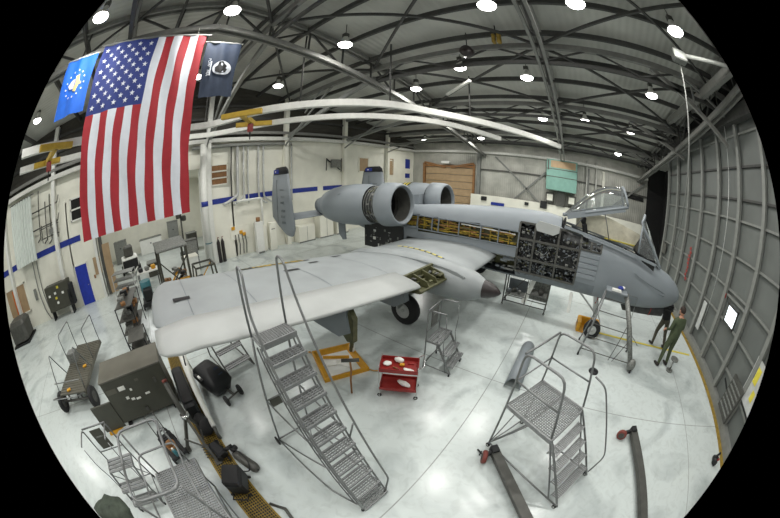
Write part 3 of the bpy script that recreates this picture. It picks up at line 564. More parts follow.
# engines
for sg in(-1,1):
    y=sg*1.4; o=lambda x:V((x,y,3.2+(x+9.8)*.07)); ax=V((-1,0,-.07))
    g=G().lathe([(0,.66),(.25,.72),(.9,.77),(1.6,.755),(2.1,.69),(2.5,.6),(2.55,.5),(2.2,.45)],o(-10.8 if sg<0 else -10.2),ax,40); nc=obj('engine_nacelle',g,'skin',AC)
    ix=-9.58 if sg<0 else -9.45
    g=G().lathe([(.75,.52),(.45,.55),(.13,.56)],o(ix),ax,40,mi=1); g.lathe([(.13,.56),(.03,.585),(0,.62),(.03,.66),(.14,.7),(.35,.725),(.66,.74),(.68,.7),(.66,.55)],o(ix),ax,40); obj('engine_inlet',g,['skin','steel'],AC)
    g=G().lathe([(.6,.55),(1.5,.55),(1.5,.1),(.95,.1)],o(ix),ax,32,mi=0); g.lathe([(.9,.14),(.75,.1),(.62,.01)],o(ix),ax,16,mi=1)
    for k in range(30):
        t=k*2*PI/30; c=o(ix-.95)+V((0,math.cos(t)*.33,math.sin(t)*.33)); g.box(c,(.02,.07,.46),rot=Mx.Rotation(-t+PI/2,3,'X')@Mx.Rotation(.5,3,'Z'),mi=1)
    obj('engine_fan',g,['blk','steel'],AC)
    g=G().lathe([(.6,.5),(.62,.62),(1.3,.6),(1.32,.5)],o(ix),ax,32)
    for i in range(90):
        t=random.uniform(0,2*PI); x=ix-random.uniform(.72,1.2); rr=.61; g.box(o(x)+V((0,rr*math.cos(t),rr*math.sin(t))),(random.uniform(.05,.14),.04,random.uniform(.03,.08)),rot=Mx.Rotation(t,3,'X'),mi=random.choice((0,1,2)))
    for k in range(5): g.tube([o(ix-.7-k*.12)+V((0,.63*math.cos(t),.63*math.sin(t))) for t in [2*PI*i/20 for i in range(21)]],.012,5,mi=1)
    if sg<0: wp(obj('engine_core',g,['bay','gear','chromg'],AC),'exposed engine casing between cowl and inlet')
    g=G().lathe([(0,.47),(.5,.42),(.95,.33),(.95,.3),(.6,.33)],o(-13.1),ax,28); g.lathe([(.5,.2),(.85,.15),(.95,.01)],o(-13.2),ax,14,mi=1); obj('exhaust_nozzle',g,['skin','blk'],AC)
    g=G().prism([(-10.2,3.45),(-13,3.2),(-13,2.75),(-10.2,2.75)],1,sg*.4,sg*.85); obj('engine_pylon',g,'skin',AC)
    if sg>0:
        g=G()
        for k,mi in((0,1),(.09,0),(.18,1),(.27,0),(.36,1)):
            for i in range(5):
                t=.15+i*.09; x=-11.1-k; 
                c=[o(x)+V((dx,-.775*math.sin(tt),.775*math.cos(tt))) for dx,tt in((0,t),(-.09,t),(-.09,t+.09),(0,t+.09))]; g.add(c,[(0,1,2,3)],mi)
        wp(obj('warning_stripes',g,['yelp','blk'],nc),'yellow and black warning stripes')
    g=G().add([o(-11.9)+V((dx,sg*.765*math.sin(t),.765*math.cos(t))) for dx,t in((0,.9),(-.16,.95),(-.2,1.05),(-.04,1.02))],[(0,1,2,3)]); obj('stencil_mark',g,'skind',nc)
# tail
g=G(); g.loft([foil(-13.75,-15.65,2.5,.1,y) for y in(-2.85,-1,1,2.85)]); obj('tailplane',g,'skin',AC)
for sg in(-1,1):
    y=sg*2.88
    def fz(z,le,te,k=1): 
        c=le-te; return [V((le-u*c,y+s_*.085*k*math.sin(PI*min(1,u*1.0+.02))**.8,z)) for s_,us in((1,(0,.1,.25,.45,.7,.9,1)),(-1,(.9,.7,.45,.25,.1))) for u in us]
    fr=[fz(1.74,-14.15,-14.5,.3),fz(1.8,-13.98,-14.75),fz(2.1,-13.82,-15.4),fz(2.45,-13.85,-15.95),fz(3.3,-14.02,-15.95),fz(4.37,-14.23,-15.72)]
    fn=obj('tail_fin',G().loft(fr),'skin',AC)
    obj('fin_cap',G().loft([fz(4.36,-14.23,-15.72,1.03),fz(4.55,-14.28,-15.6,1.03),fz(4.68,-14.45,-15.4,.6)]),['blk' if sg<0 else 'blk'],fn)
    obj('fin_band',G().box((-15.2,y-.1,4.5),(.5,.012,.18)).box((-15.25,y-.11,4.5),(.1,.012,.06),mi=1),['blue','white'],fn)
    g=G()
    for i,z in enumerate((2.3,2.55,2.8,3.15,3.4,3.7)):
        for k in range(3): g.box((-14.55-k*.12-(i%2)*.06,y-.098,z),(.07,.008,.1 if i<4 else .05))
    obj('fin_lettering',g,'skind',fn)
    # dark rudder hinge line
    obj('rudder_seam',G().box((-15.2,y-.095,3.2),(.02,.01,1.9)),'skind',fn)
# open port side: antennas and nose details
obj('pitot_fairing',G().box((-1.0,-.5,1.98),(.3,.06,.06),bev=.02),'skind',AC)
g=G().tube([(-.9,-.57,2.05),(-1.6,-.6,2.2),(-2.2,-.63,2.4)],.012); obj('nose_panel_seam',g,'skind',AC)
# ------------------------------------------------------------------ flags
def flagmesh(y0,y1,z0,z1,nx,nz,amp,k,ph,flare=0):
    f=lambda y,z:amp*math.sin(y*k+ph)*(.4+.6*(z1-z)/(z1-z0))+amp*.5*math.sin(y*k*2.3+z*1.1)+amp*.3*math.sin(z*3+y*5)
    vs=[];
    for j in range(nz+1):
        for i in range(nx+1):
            y=y0+(y1-y0)*i/nx; z=z1+(z0-z1)*j/nz; vs.append(V((f(y,z),y+flare*(j/nz)*(i/nx-.5)+.012*math.sin(z*4+i*.3),z)))
    return vs,f
FX=-7.45
t=thing('national_flag','large red white and blue striped flag hung vertically beside the roof girder','flag',(FX,0,3.68))
y0,y1,z0,z1=-2.34,1.12,.0,5.22; nx,nz=78,60
vs,f=flagmesh(y0,y1,z0,z1,nx,nz,.045,4.2,.5)
g=G(); g.v=vs
for j in range(nz):
    for i in range(nx):
        st=i//6; mi=0 if st%2==0 else 1
        if st<7 and j<24: mi=2
        g.f.append((j*(nx+1)+i,j*(nx+1)+i+1,(j+1)*(nx+1)+i+1,(j+1)*(nx+1)+i)); g.m.append(mi); g.sm.append(True)
cl=obj('flag_cloth',g,['fred','fwhite','fblue'],t)
g=G(); cw=(y1-y0)*7/13; chh=(z1-z0)*.4
for i in range(11):
    for j in range(9):
        if (i+j)%2==0:
            cy=y0+cw*(j+1)/10; cz=z1-chh*(i+1)/12; P=[]
            for k in range(10):
                r=.088 if k%2==0 else .036; a=PI/2+k*PI/5; yy=cy+r*math.cos(a); zz=cz+r*math.sin(a); P.append(V((f(yy,zz)+.02,yy,zz)))
            g.add([V((f(cy,cz)+.025,cy,cz))]+P,[(0,k+1,(k+1)%10+1) for k in range(10)])
obj('stars',g,'fwhite',cl)
obj('flag_pole',G().cyl((0,y0-.1,z1+.03),(0,y1+.15,z1+.03),.03),'ribg',t)
obj('hanging_cord',G().cyl((0,y0+.3,z1+.03),(-.3,y0+.3,z1+.6),.008,n=5),'white',t); obj('hanging_cord',G().cyl((0,y1-.3,z1+.03),(-.3,y1-.3,z1+.6),.008,n=5),'white',t)
def small_flag(nm,label,y0,y1,z0,z1,m,emb,em,flare=0,x=-7.4):
    t=thing(nm,label,'flag',(x,(y0+y1)/2,z0)); h=(y1-y0)/2; vs,f=flagmesh(-h,h,0,z1-z0,26,30,.05,5.5,1,flare); g=G(); g.v=vs
    for j in range(30):
        for i in range(26): g.f.append((j*27+i,j*27+i+1,(j+1)*27+i+1,(j+1)*27+i)); g.m.append(0); g.sm.append(True)
    c=obj('flag_cloth',g,m,t); g=G(); emb(g,f,(z1-z0)); obj('emblem',g,em,c); obj('flag_pole',G().cyl((0,-h-.05,z1-z0+.02),(0,h+.05,z1-z0+.02),.022),'white',t); return t
def emb_af(g,f,H):
    c=(0,H*.52)
    def P(y,z): return V((f(y,z)+.03,y,z))
    for k in range(13): 
        a=k*2*PI/13; y,z=.33*math.cos(a),c[1]+.4*math.sin(a); g.add([P(y,z+.035),P(y+.03,z),P(y,z-.035),P(y-.03,z)],[(0,1,2,3)],0)
    # shield and spread bird, turned a quarter as the flag hangs
    g.add([P(-.16,c[1]+.12),P(.0,c[1]+.15),P(.0,c[1]-.15),P(-.16,c[1]-.12),P(-.25,c[1])],[(0,1,2,3,4)],1)
    g.add([P(.0,c[1]+.22),P(.12,c[1]+.26),P(.17,c[1]+.05),P(.24,c[1]+.02),P(.24,c[1]-.04),P(.17,c[1]-.05),P(.12,c[1]-.26),P(0,c[1]-.22),P(.04,c[1])],[(0,1,2,8),(2,3,4,5),(2,5,8),(8,5,6,7)],2)
small_flag('service_flag','bright blue flag with a gold and white crest, left of the striped flag',-3.62,-2.48,7.0,8.7,'afblue',emb_af,['fwhite','fwhite','gold'],.0)
def emb_pow(g,f,H):
    cz=H*.5
    def P(y,z,o=.03): return V((f(y,z)+o,y,z))
    g.add([P(.08,cz)]+[P(.08+.3*math.cos(k*PI/12),cz+.24*math.sin(k*PI/12)) for k in range(24)],[(0,k+1,(k+1)%24+1) for k in range(24)],0)
    g.add([P(.05+y*1.0,cz+z,.045) for y,z in((-.18,-.12),(-.02,-.2),(.14,-.16),(.2,-.02),(.16,.1),(.08,.14),(.02,.22),(-.1,.2),(-.12,.08),(-.2,.02))],[tuple(range(10))],1)
    g.add([P(y,z,.04) for y,z in((-.3,cz-.24),(-.26,cz-.24),(-.26,cz+.24),(-.3,cz+.24))],[(0,1,2,3)],0)
pf=small_flag('remembrance_flag','dark navy flag with a white round emblem, hung right of the striped flag',1.18,2.33,6.8,8.62,'pow_',emb_pow,['fwhite','blk'],-.15)
text('lettering','POW   MIA',.12,(.075,-.36,.92),(PI/2,PI/2,PI/2),'fwhite',[c for c in pf.children if c.name.startswith('flag_cloth')][0])
# ------------------------------------------------------------------ rolling stairs
def grating(g,x0,x1,y0,y1,z,nx,ny,t=.012,h=.025):
    for i in range(nx+1): x=x0+(x1-x0)*i/nx; g.box((x,(y0+y1)/2,z),(t,y1-y0,h))
    for i in range(ny+1): y=y0+(y1-y0)*i/ny; g.box(((x0+x1)/2,y,z+.002),(x1-x0,t*.8,h*.7))
def tread(x0,x1,w,z,parent,dens=9,name='tread'):
    g=G(); grating(g,x0+.01,x1-.01,-w/2+.01,w/2-.01,z-.015,max(3,int((x1-x0)*dens*3)),int(w*dens*2.2)); 
    for x in(x0,x1): g.box((x,0,z-.02),(.02,w,.05))
    return obj(name,g,'grate',parent)
def caster(g,x,y,r=.06): g.cyl((x,y,r*2),(x,y,r*3.2),.015,mi=0); g.wheel((x,y,r),(0,1,0),r,.035,mi=1,mh=2)
# big staircase : local +x climbs, origin at middle of the bottom front edge
BS=thing('rolling_staircase','tall grey rolling staircase with open grated treads standing at the wing leading edge','stairs',(-1.06,1.04,0),math.radians(180-1.5))
H=2.5;Lr=1.42;Wd=.5; n=10
for sy in(-1,1):
    g=G().bar((0,sy*Wd/2,.08),(Lr-.02,sy*Wd/2,H-.05),.018,.03); g.bar((.14,sy*Wd/2,.05),(Lr+.1,sy*Wd/2,H-.1),.016,.024); obj('stringer',g,'galv',BS)
    hr=[(0,sy*(Wd/2+.0),.05),(-.02,sy*(Wd/2+.04),.55),(Lr-.1,sy*(Wd/2+.04),H+.42),(Lr+.04,sy*Wd/2,H+.86),(Lr+.2,sy*Wd/2,H+.88),(Lr+.2,sy*Wd/2,H)]
    obj('handrail',G().tube(hr,.015,8,fil=.07).tube([(.55,sy*(Wd/2+.04),1.45),(.62,sy*Wd/2,1.05)],.013,6),'galv',BS)
    g=G().tube([(Lr+.2,sy*Wd/2,H),(Lr+.5,sy*(Wd/2+.1),.1)],.017,7); obj('rear_post',g,'galv',BS)
for i in range(n):
    z=.06+(i)*H/ (n+.15); x=i*Lr/(n+.3)+.04; tread(x-.08,x+.09,Wd,z+.03,BS)
g=G(); grating(g,Lr-.03,Lr+.21,-Wd/2,Wd/2,H-.01,9,14); g.box((Lr-.05,0,H-.03),(.02,Wd,.08)); obj('platform',g,'grate',BS)
xr=Lr+.5
g=G()
for sy in(-1,1):
    y=sy*(Wd/2+.1); g.tube([(xr,y,.12),(.5,sy*Wd/2,.88)],.013,6); g.tube([(xr-.15,sy*(Wd/2+.05),1.3),(.72,sy*Wd/2,1.25)],.012,6); g.tube([(xr,y,.12),(.55,y*.95,.1),(.1,sy*Wd/2,.12)],.014,6)
g.tube([(xr,-Wd/2-.1,.14),(xr,Wd/2+.1,.14)],.015,6); g.tube([(xr-.15,-Wd/2-.06,1.3),(xr-.15,Wd/2+.06,1.3)],.012,6); g.tube([(xr,-Wd/2-.1,.14),(.72,Wd/2,1.25)],.01,6)
obj('brace_frame',g,'galv',BS)
for sy in(-1,1): obj('wheel',G().wheel((xr+.02,sy*(Wd/2+.14),.09),(0,1,0),.09,.035),['rub','steel'],BS)
for sy in(-1,1): obj('rubber_foot',G().cyl((0,sy*Wd/2,0),(0,sy*Wd/2,.07),.03,.022,10),'blk',BS)
wp(obj('identity_plate',G().box((xr-.15,.16,1.2),(.02,.2,.16)),'olive',BS),'small olive plate')
# platform stand at right : origin middle of the back edge, +x towards the steps
def platform_stand(nm,label,loc,rz,W=.92,L=.98,H=1.2,steps=4):
    t=thing(nm,label,'work platform',loc,rz)
    g=G(); grating(g,0,L,-W/2,W/2,H,26,22)
    for k in range(3): g.box((k*L/2,0,H-.03),(.03,W,.05))
    for sy in(-1,1): g.box((L/2,sy*W/2,H-.02),(L,.03,.07))
    obj('platform',g,'grate',t)
    for sy in(-1,1):
        g=G().tube([(0,sy*W/2,.1),(0,sy*W/2,H+1.0),(L*.72,sy*W/2,H+1.0),(L*.98,sy*W/2,H+.05)],.019,8,fil=.14); g.tube([(0,sy*W/2,H+.5),(L*.84,sy*W/2,H+.5)],.015,7); obj('guard_rail',g,'galv',t)
        if sy>0: g=G().tube([(L*.9,sy*(W/2+.03),H+.62),(L+.15,sy*(W/2+.05),H+.55),(L+.95,sy*(W/2+.05),.62),(L+.92,sy*(W/2+.02),.12)],.016,7,fil=.12); sy>0 and obj('stair_handrail',g,'galv',t)
        g=G().tube([(0,sy*W/2,.12),(L*.55,sy*W/2,H)],.014,6).tube([(0,sy*W/2,.12),(L+.9,sy*W/2,.1)],.016,6); g.tube([(0,sy*W/2,.14),(L*.5,sy*W/2,H-.04)],.012,6); obj('side_brace',g,'galv',t)
        g=G().bar((L,sy*(W*.48),H),(L+.95,sy*(W*.48),.06),.02,.035); g.bar((L,sy*W*.48,H-.05),(L+.7,sy*W*.48,.06),.018,.025); obj('stringer',g,'galv',t)
    obj('rear_rail',G().tube([(0,-W/2,H+.98),(0,W/2,H+.98)],.018,8).tube([(0,-W/2,H+.5),(0,W/2,H+.5)],.014,7).tube([(0,-W/2,.14),(0,W/2,.14)],.014,7).tube([(0,-W/2,.14),(0,W/2,H)],.011,6),'galv',t)
    for i in range(steps):
        z=H-(i+1)*H/(steps+1); x=L-.02+(i+.35)*.2; tread(x+.02,x+.17,W*.96,z,t,13)
    for x,y in((0,-W/2),(0,W/2),(L+.9,-W/2),(L+.9,W/2)):
        g=G(); caster(g,x,y,.045); obj('caster',g,['galv','rub','hub'],t)
    return t
platform_stand('platform_stand','grey grated work platform with guard rails and four steps beside the dark floor beams',(.07,3.42,0),math.radians(-27))
D2=thing('work_platform','light grey grated platform nearest the camera with rounded double guard rails','work platform',(-2.0,-1.2,0))
def L(p): return (p[0]+2.0,p[1]+1.2,p[2])
g=G(); grating(g,-.8,.85,-.42,.4,.93,44,24)
for x in(-.8,-.25,.3,.85): g.box((x,0,.89),(.03,.82,.05))
for y in(-.42,.4): g.box((.02,y,.9),(1.66,.03,.07))
obj('platform',g,'grate',D2)
def ring(x0,x1,ya,yb,z,r,parent,nm): return obj(nm,G().tube([((x0+x1)/2,ya,z),(x0,ya,z),(x0,yb,z),(x1,yb,z),(x1,ya,z),((x0+x1)/2,ya,z)],r,8,fil=.14),'galv',parent)
ring(-.76,.32,-.4,.33,1.93,.02,D2,'top_rail'); ring(-.78,.5,-.41,.34,1.43,.016,D2,'mid_rail')
for x,y in((-.78,-.36),(-.78,.3),(.3,-.4),(.3,.34)): obj('post',G().cyl((x,y,.06),(x,y,1.85 if x<0 else 1.92),.017),'galv',D2)
obj('brace_frame',G().tube([(-.78,-.36,.1),(.3,-.4,.9)],.013).tube([(-.78,.3,.1),(.8,.38,.9)],.013).tube([(-.78,-.36,.12),(-.78,.3,.85)],.012).tube([(.8,-.4,.06),(.8,-.4,.9)],.017).tube([(.8,.38,.06),(.8,.38,.9)],.017).tube([(-.78,.3,.1),(.8,.38,.1)],.015),'galv',D2)
# small three-step stairs : origin rear middle, +x forwards
def small_stair(loc,rz,label,pm):
    t=thing('step_stand',label,'step stool',loc,rz); W=.66
    g=G(); 
    for i in range(4): g.box((.04+i*.085,0,.79),(.06,W,.03),bev=.006)
    g.box((.17,-W/2,.78),(.34,.02,.05)); g.box((.17,W/2,.78),(.34,.02,.05)); obj('platform',g,'grate',t)
    for k,(x,z) in enumerate(((.36,.54),(.5,.28))):
        g=G(); 
        for i in range(3): g.box((x+.03+i*.07,0,z),(.05,W,.025),bev=.005)
        g.box((x+.21,0,z-.02),(.015,W,.05)); obj('tread',g,'grate',t)
    for sy in(-1,1):
        obj('handrail',G().tube([(0,sy*W/2,.06),(0,sy*W/2,1.55),(.42,sy*W/2,1.57)],.016,8,fil=.12).tube([(.42,sy*W/2,1.5),(.45,sy*W/2,1.2),(.42,sy*W/2,.8),(.56,sy*W/2,.06)],.01,6),'chrome' if 0 else 'galv',t)
        obj('stringer',G().bar((.3,sy*W/2,.76),(.68,sy*W/2,.06),.02,.05).tube([(0,sy*W/2,.1),(.66,sy*W/2,.08)],.012).tube([(0,sy*W/2,.1),(.32,sy*W/2,.74)],.01),'galv',t)
    [obj('rear_rail',G().tube([(0,-W/2,zz),(0,W/2,zz)],rr_),'galv',t) for zz,rr_ in((1.54,.016),(1.0,.012),(.12,.012))]
    obj('sign_panel',G().box((.015,-.02,1.27),(.015,.3,.42)).box((.025,-.02,1.33),(.004,.2,.03),mi=1),[pm,'gear'],t)
    for x in(0,.66):
        for sy in(-1,1): g=G(); g.cyl((x,sy*W/2,0),(x,sy*W/2,.07),.025,.02,10); obj('rubber_foot',g,'blk',t)
    return t
small_stair((-2.4,4.68,0),math.radians(3),'small grey step stand with looped handrails in front of the main wheel','steel')
small_stair((-3.55,-2.48,0),0,'small grey step stand with an olive sign panel beside the olive crate','olive')
# ------------------------------------------------------------------ red tool cart and what lies on it
RT=thing('tool_cart','red two shelf tool cart on casters standing on the white floor','cart',(-2.35,3.33,0),math.radians(30))
def tray(z,d,parent):
    g=G().box((0,0,z),(.74,.42,.015)); 
    for sy in(-1,1): g.box((0,sy*.21,z+d/2),(.74,.015,d)); g.box((sy*.37,0,z+d/2),(.015,.42,d))
    return obj('shelf',g,'red',parent)
tray(.72,.09,RT); tray(.22,.07,RT)
for sx in(-1,1):
    for sy in(-1,1):
        obj('leg',G().box((sx*.375,sy*.2,.5),(.025,.025,.75),bev=.004),'hub',RT); g=G(); g.cyl((sx*.37,sy*.2,.08),(sx*.37,sy*.2,.14),.012); g.wheel((sx*.37,sy*.2,.045),(0,1,0),.045,.03,mi=1,mh=2); obj('caster',g,['hub','rub','hub'],RT)
obj('handle',G().tube([(.39,-.2,.86),(.47,-.2,.92),(.47,.2,.92),(.39,.2,.86)],.013,8,fil=.04),'chrome',RT)
RM=Mx.Rotation(math.radians(30),3,'Z')
def oncart(x,y,z): return V((-2.35,3.33,0))+RM@V((x,y,z))
for i,(x,y,lbl,m,sz,rz) in enumerate(((-.24,.02,'crumpled white rag on the left of the red cart top','paper',(.09,.07,.035),.8),(-.02,.13,'white plastic bag at the back of the red cart top','paper',(.1,.06,.06),.2),(.2,-.12,'flat white cloth at the front of the red cart top','paper',(.13,.05,.015),.1))):
    g=G().ell((0,0,0),sz,rot=Mx.Rotation(rz,3,'Z')); 
    for q in g.v: q*=1+random.uniform(-.12,.12)
    c=oncart(x,y,.73+sz[2]*.95); g.v=[q+c for q in g.v]; single('rag',g,m,lbl,'cloth')
g=G().ell((0,0,0),(.16,.07,.03)); 
for q in g.v: q*=1+random.uniform(-.15,.15)
g.v=[q+oncart(.1,.0,.262) for q in g.v]; single('rag',g,'paper','crumpled white cloth on the lower shelf of the red cart','cloth')
single('tape_measure',G().box(oncart(.05,.02,.762),(.1,.06,.06),.6,bev=.015),'yel','yellow boxy tool lying on the red cart top','tool')
single('screwdriver',G().cyl(oncart(-.12,-.05,.745),oncart(-.02,-.1,.745),.013,n=10,mi=0).cyl(oncart(-.02,-.1,.745),oncart(.08,-.15,.742),.004,n=6,mi=1),['brown','chrome'],'brown handled screwdriver on the red cart top','tool')
single('pliers',G().bar(oncart(-.2,-.12,.738),oncart(-.08,-.14,.738),.015,.012).bar(oncart(-.2,-.16,.738),oncart(-.08,-.14,.738),.015,.012),'blk','black pliers at the front left of the red cart top','tool')
single('parts_tray',G().box(oncart(.22,.12,.745),(.12,.09,.02),.5,bev=.005),'red','small dark red tray at the back right of the red cart top','tray')
# yellow drip tray
c=[at(312.1,355.6,2,0),at(349.5,347,2,0),at(369.5,372,2,0),at(325.2,384.3,2,0)]; ctr=sum(c,V())/4
YT=thing('drip_pan','large square yellow drip pan on the floor right of the rolling staircase','pan',ctr,math.atan2((c[2]-c[1]).y,(c[2]-c[1]).x)); Rz=Mx.Rotation(-YT.rotation_euler[2],3,'Z'); lc=[Rz@(p-ctr) for p in c]
g=G(); g.add([p+V((0,0,.01)) for p in lc],[(0,1,2,3)]); obj('pan_floor',g,'white',YT)
g=G(); inn=[p*.72 for p in lc]
for i in range(4):
    j=(i+1)%4; g.add([lc[i],lc[j],lc[j]+V((0,0,.1)),lc[i]+V((0,0,.1)),inn[i]+V((0,0,.012)),inn[j]+V((0,0,.012)),lc[i]*.93+V((0,0,.1)),lc[j]*.93+V((0,0,.1))],[(0,1,2,3),(3,2,7,6),(6,7,5,4)])
obj('rim',g,'yel',YT)
g=G().box((-.1,.1,.02),(.3,.3,.02),.5); obj('inner_divider',G().bar((-.3,-.3,.05),(-.05,.3,.05),.03,.08).box((0,0,.0),(.01,.01,.01)),'yel',YT)
obj('handle',G().tube([lc[2]*1.0+V((0,0,.04)),lc[2]*1.14+V((0,0,.03)),lc[2]*1.2+V((.0,.08,.02))],.012).tube([lc[0]*1.0+V((0,0,.04)),lc[0]*1.15+V((0,0,.03)),lc[0]*1.2+V((0,.1,.02))],.012),'yel',YT)
b=ctr+V((-.12,-.18,.03)); single('rag',G().box(b,(.34,.2,.02),.9,bev=.008),'paper','white paper towel lying in the left of the yellow drip pan','cloth')
single('rag',G().box(ctr+V((.18,.1,.03)),(.36,.24,.02),.4,bev=.008),'paper','white paper sheet lying in the right of the yellow drip pan','cloth')
# hose with T handle standing in the pan
p0=at(352,395,2,0); T=thing('pump_handle','dark T shaped pipe with a brown hose running down beside the yellow pan','pipe',p0)
pt=at(350,362,2,.75)-p0; obj('cross_pipe',G().cyl(pt+V((-.13,-.12,0)),pt+V((.12,.14,0)),.04),'steel',T); obj('hose',G().tube([pt,pt*.8+V((.02,0,-.05)),pt*.4+V((-.02,.01,0)),V((0,0,.02))],.022,7),'brown',T)
g=G().tube([at(350,333,2,.7),at(352,345,2,.35),at(351,352,2,.12)],.05); g.box(at(352,349,2,.2),(.1,.08,.2),.3,mi=1); single('fuel_line_sleeve',g,['chromg','paper'],'green and white sleeve dropping from the pylon into the yellow pan','hose')
# curved grey panel on the floor
g=G(); P0=(at(524.4,350,2,0)+at(530,354,2,0))/2; P1=(at(504.4,388,2,0)+at(517.7,392.7,2,0))/2; d=(P1-P0).normalized(); sd=V((-d.y,d.x,0)); R1=[];R2=[]
for P in(P0,P1): R1.append([P+sd*.2*math.cos(a)+V((0,0,.02+.3*math.sin(a))) for a in [PI*i/12 for i in range(13)]]+[P+sd*.185*math.cos(a)+V((0,0,.02+.285*math.sin(a))) for a in [PI-PI*i/12 for i in range(13)]])
g.loft(R1); single('cowling_panel',g,'skin','curved grey cowling panel lying on the floor behind the right work platform','aircraft panel')
# steel floor beams with red wheels
def tbeam(label,a,b,w,h,wheelp,wax,mm='steel'):
    o=V((a.x,a.y,0)); t=thing('support_beam',label,'beam',o); g=G().bar(a-o+V((0,0,.14)),b-o+V((0,0,.14)),w,h); g.bar(a-o+V((0,0,.14+h/2)),b-o+V((0,0,.14+h/2)),w*1.12,.015); obj('beam',g,mm,t)
    d=(a-b).normalized(); wc=wheelp-o; wc.z=.13
    obj('wheel',G().wheel(wc,wax,.13,.08,hubr=.6),['wheelred','steel'],t); obj('axle_bracket',G().bar(V((0,0,.16)),V((wc.x,wc.y,.16)),.06,.1).box((0,0,.18),(.16,.14,.12),math.atan2(d.y,d.x),bev=.01),'blk',t)
    obj('end_pad',G().box(b-o+V((0,0,.035)),(w,w,.07)),'blk',t)
    return t
a=at(494,452,2,.15); b=at(545,560,2,.15); a.z=b.z=0
tb=tbeam('dark steel floor beam with a rusty red wheel under the right work platform edge',a,b,.15,.1,at(483.8,459,2,.1),(1,.35,0))
obj('lock_pin',G().cyl((-.28,-.02,.03),(-.12,-.12,.05),.015).cyl((-.2,-.02,.02),(-.2,-.12,.02),.012),'blk',tb)
a=at(633,432,2,.15); b=at(634,585,2,.15); a.z=b.z=0
tbeam('dark steel floor beam with a red wheel lying right of the work platform',a,b,.17,.1,at(621,437,2,.1),(.3,1,0))
g=G(); c=at(714,463,2,.05); g.box((0,0,.1),(.22,.16,.18),.4,bev=.03); g.cyl((0,-.12,.08),(0,.14,.08),.08,mi=0); g.cyl((-.1,.05,.16),(.12,.1,.24),.04); g.ell((.03,.16,.06),(.09,.06,.05)); g.box((.02,-.08,.2),(.06,.05,.06),mi=1); g.v=[p+V((c.x,c.y,0)) for p in g.v]; single('winch',g,['blk','red'],'small black winch on the floor at the yellow strip near the bottom right','winch')
c=at(593.6,372.4,2,.02); single('rubber_mat',G().lathe([(0,.01),(0,.16),(.03,.15),(.03,.01)],(c.x,c.y,.002),(0,0,1),20),'blk','small black round mat on the floor behind the right work platform','mat')
# ------------------------------------------------------------------ tall stand at the nose
p=[at(577.6,355.6,2,0),at(634,371,2,0)]
NS=thing('nose_ladder_stand','grey wheeled maintenance ladder with padded post standing at the aircraft nose','ladder',(1.9,7.0,0))
def l(v): return V(v)-V((1.9,7.0,0))
A=l((1.26,6.95,0)); B=l((3.1,6.75,0)); B2=l((2.98,6.9,0)); T0=l((1.62,7.55,1.9)); T1=l((2.25,7.45,1.9))
g=G().tube([A+V((0,0,.1)),T0],.03,8); obj('post',g,'galv',NS)
g=G().tube([B+V((0,0,.1)),T1],.085,10); obj('padded_post',g,'gear',NS); obj('foot_pad',G().ell(B+V((0,0,.2)),(.15,.13,.2)),'gear',NS)
obj('platform',G().box((T0+T1)/2,(.72,.35,.07),-.1,bev=.02).box((T0+T1)/2+V((-.05,-.12,.06)),(.3,.16,.05),-.1,mi=1),['skin','white'],NS)
g=G()
for k in range(5):
    t_=.06+k*.2; g.tube([A.lerp(T0,t_)+V((0,0,.1*(1-t_))),B.lerp(T1,t_)+V((0,0,.1*(1-t_)))],.013)
g.tube([A.lerp(B,.55)+V((0,0,.12)),B.lerp(T1,.62)],.012); g.tube([A.lerp(B,.62)+V((0,0,.12)),B.lerp(T1,.4)],.012); obj('cross_bars',g,'steel',NS)
g=G().tube([A+V((0,.8,.06)),T0+V((0,.1,0))],.02).tube([B2+V((.15,.9,.06)),T1+V((0,.1,0))],.02).tube([T1+V((0,0,0)),T1+V((.5,.25,-.1)),T1+V((.55,.3,-1.1)),B2+V((.3,.5,.5))],.013); obj('rear_legs',g,'galv',NS)
for q in(A,B+V((.02,-.1,0)),A+V((0,.8,0)),B2+V((.15,.9,0))): g=G(); g.cyl(q,q+V((0,0,.12)),.035,.025,10); obj('caster',g,'blk',NS)
g=G().ell((0,0,0),(.1,.08,.06),mi=0); c=V((1.9,7.0,0))+(T0+T1)/2+V((.1,.02,.1)); g.ell((.1,.03,.02),(.06,.05,.04),mi=1); g.v=[q+c for q in g.v]; single('shop_rag',g,['blue','paper'],'crumpled blue and white rag on top of the nose ladder','cloth')
# yellow chock tray round the nose wheel
c=V((1.55,8.62,0)); t=thing('wheel_tray','yellow box tray around the nose wheel','wheel chock',c); g=G()
for sx,w_ in((-.38,.14),(.38,.1)): g.box((sx,0,.17),(w_,.6,.34),bev=.02)
g.box((0,.28,.17),(.7,.06,.34),bev=.02); g.box((0,0,.012),(.8,.6,.02)); obj('tray_body',g,'yel',t); obj('hand_hole',G().box((-.452,0,.2),(.006,.25,.1)),'blk',t)
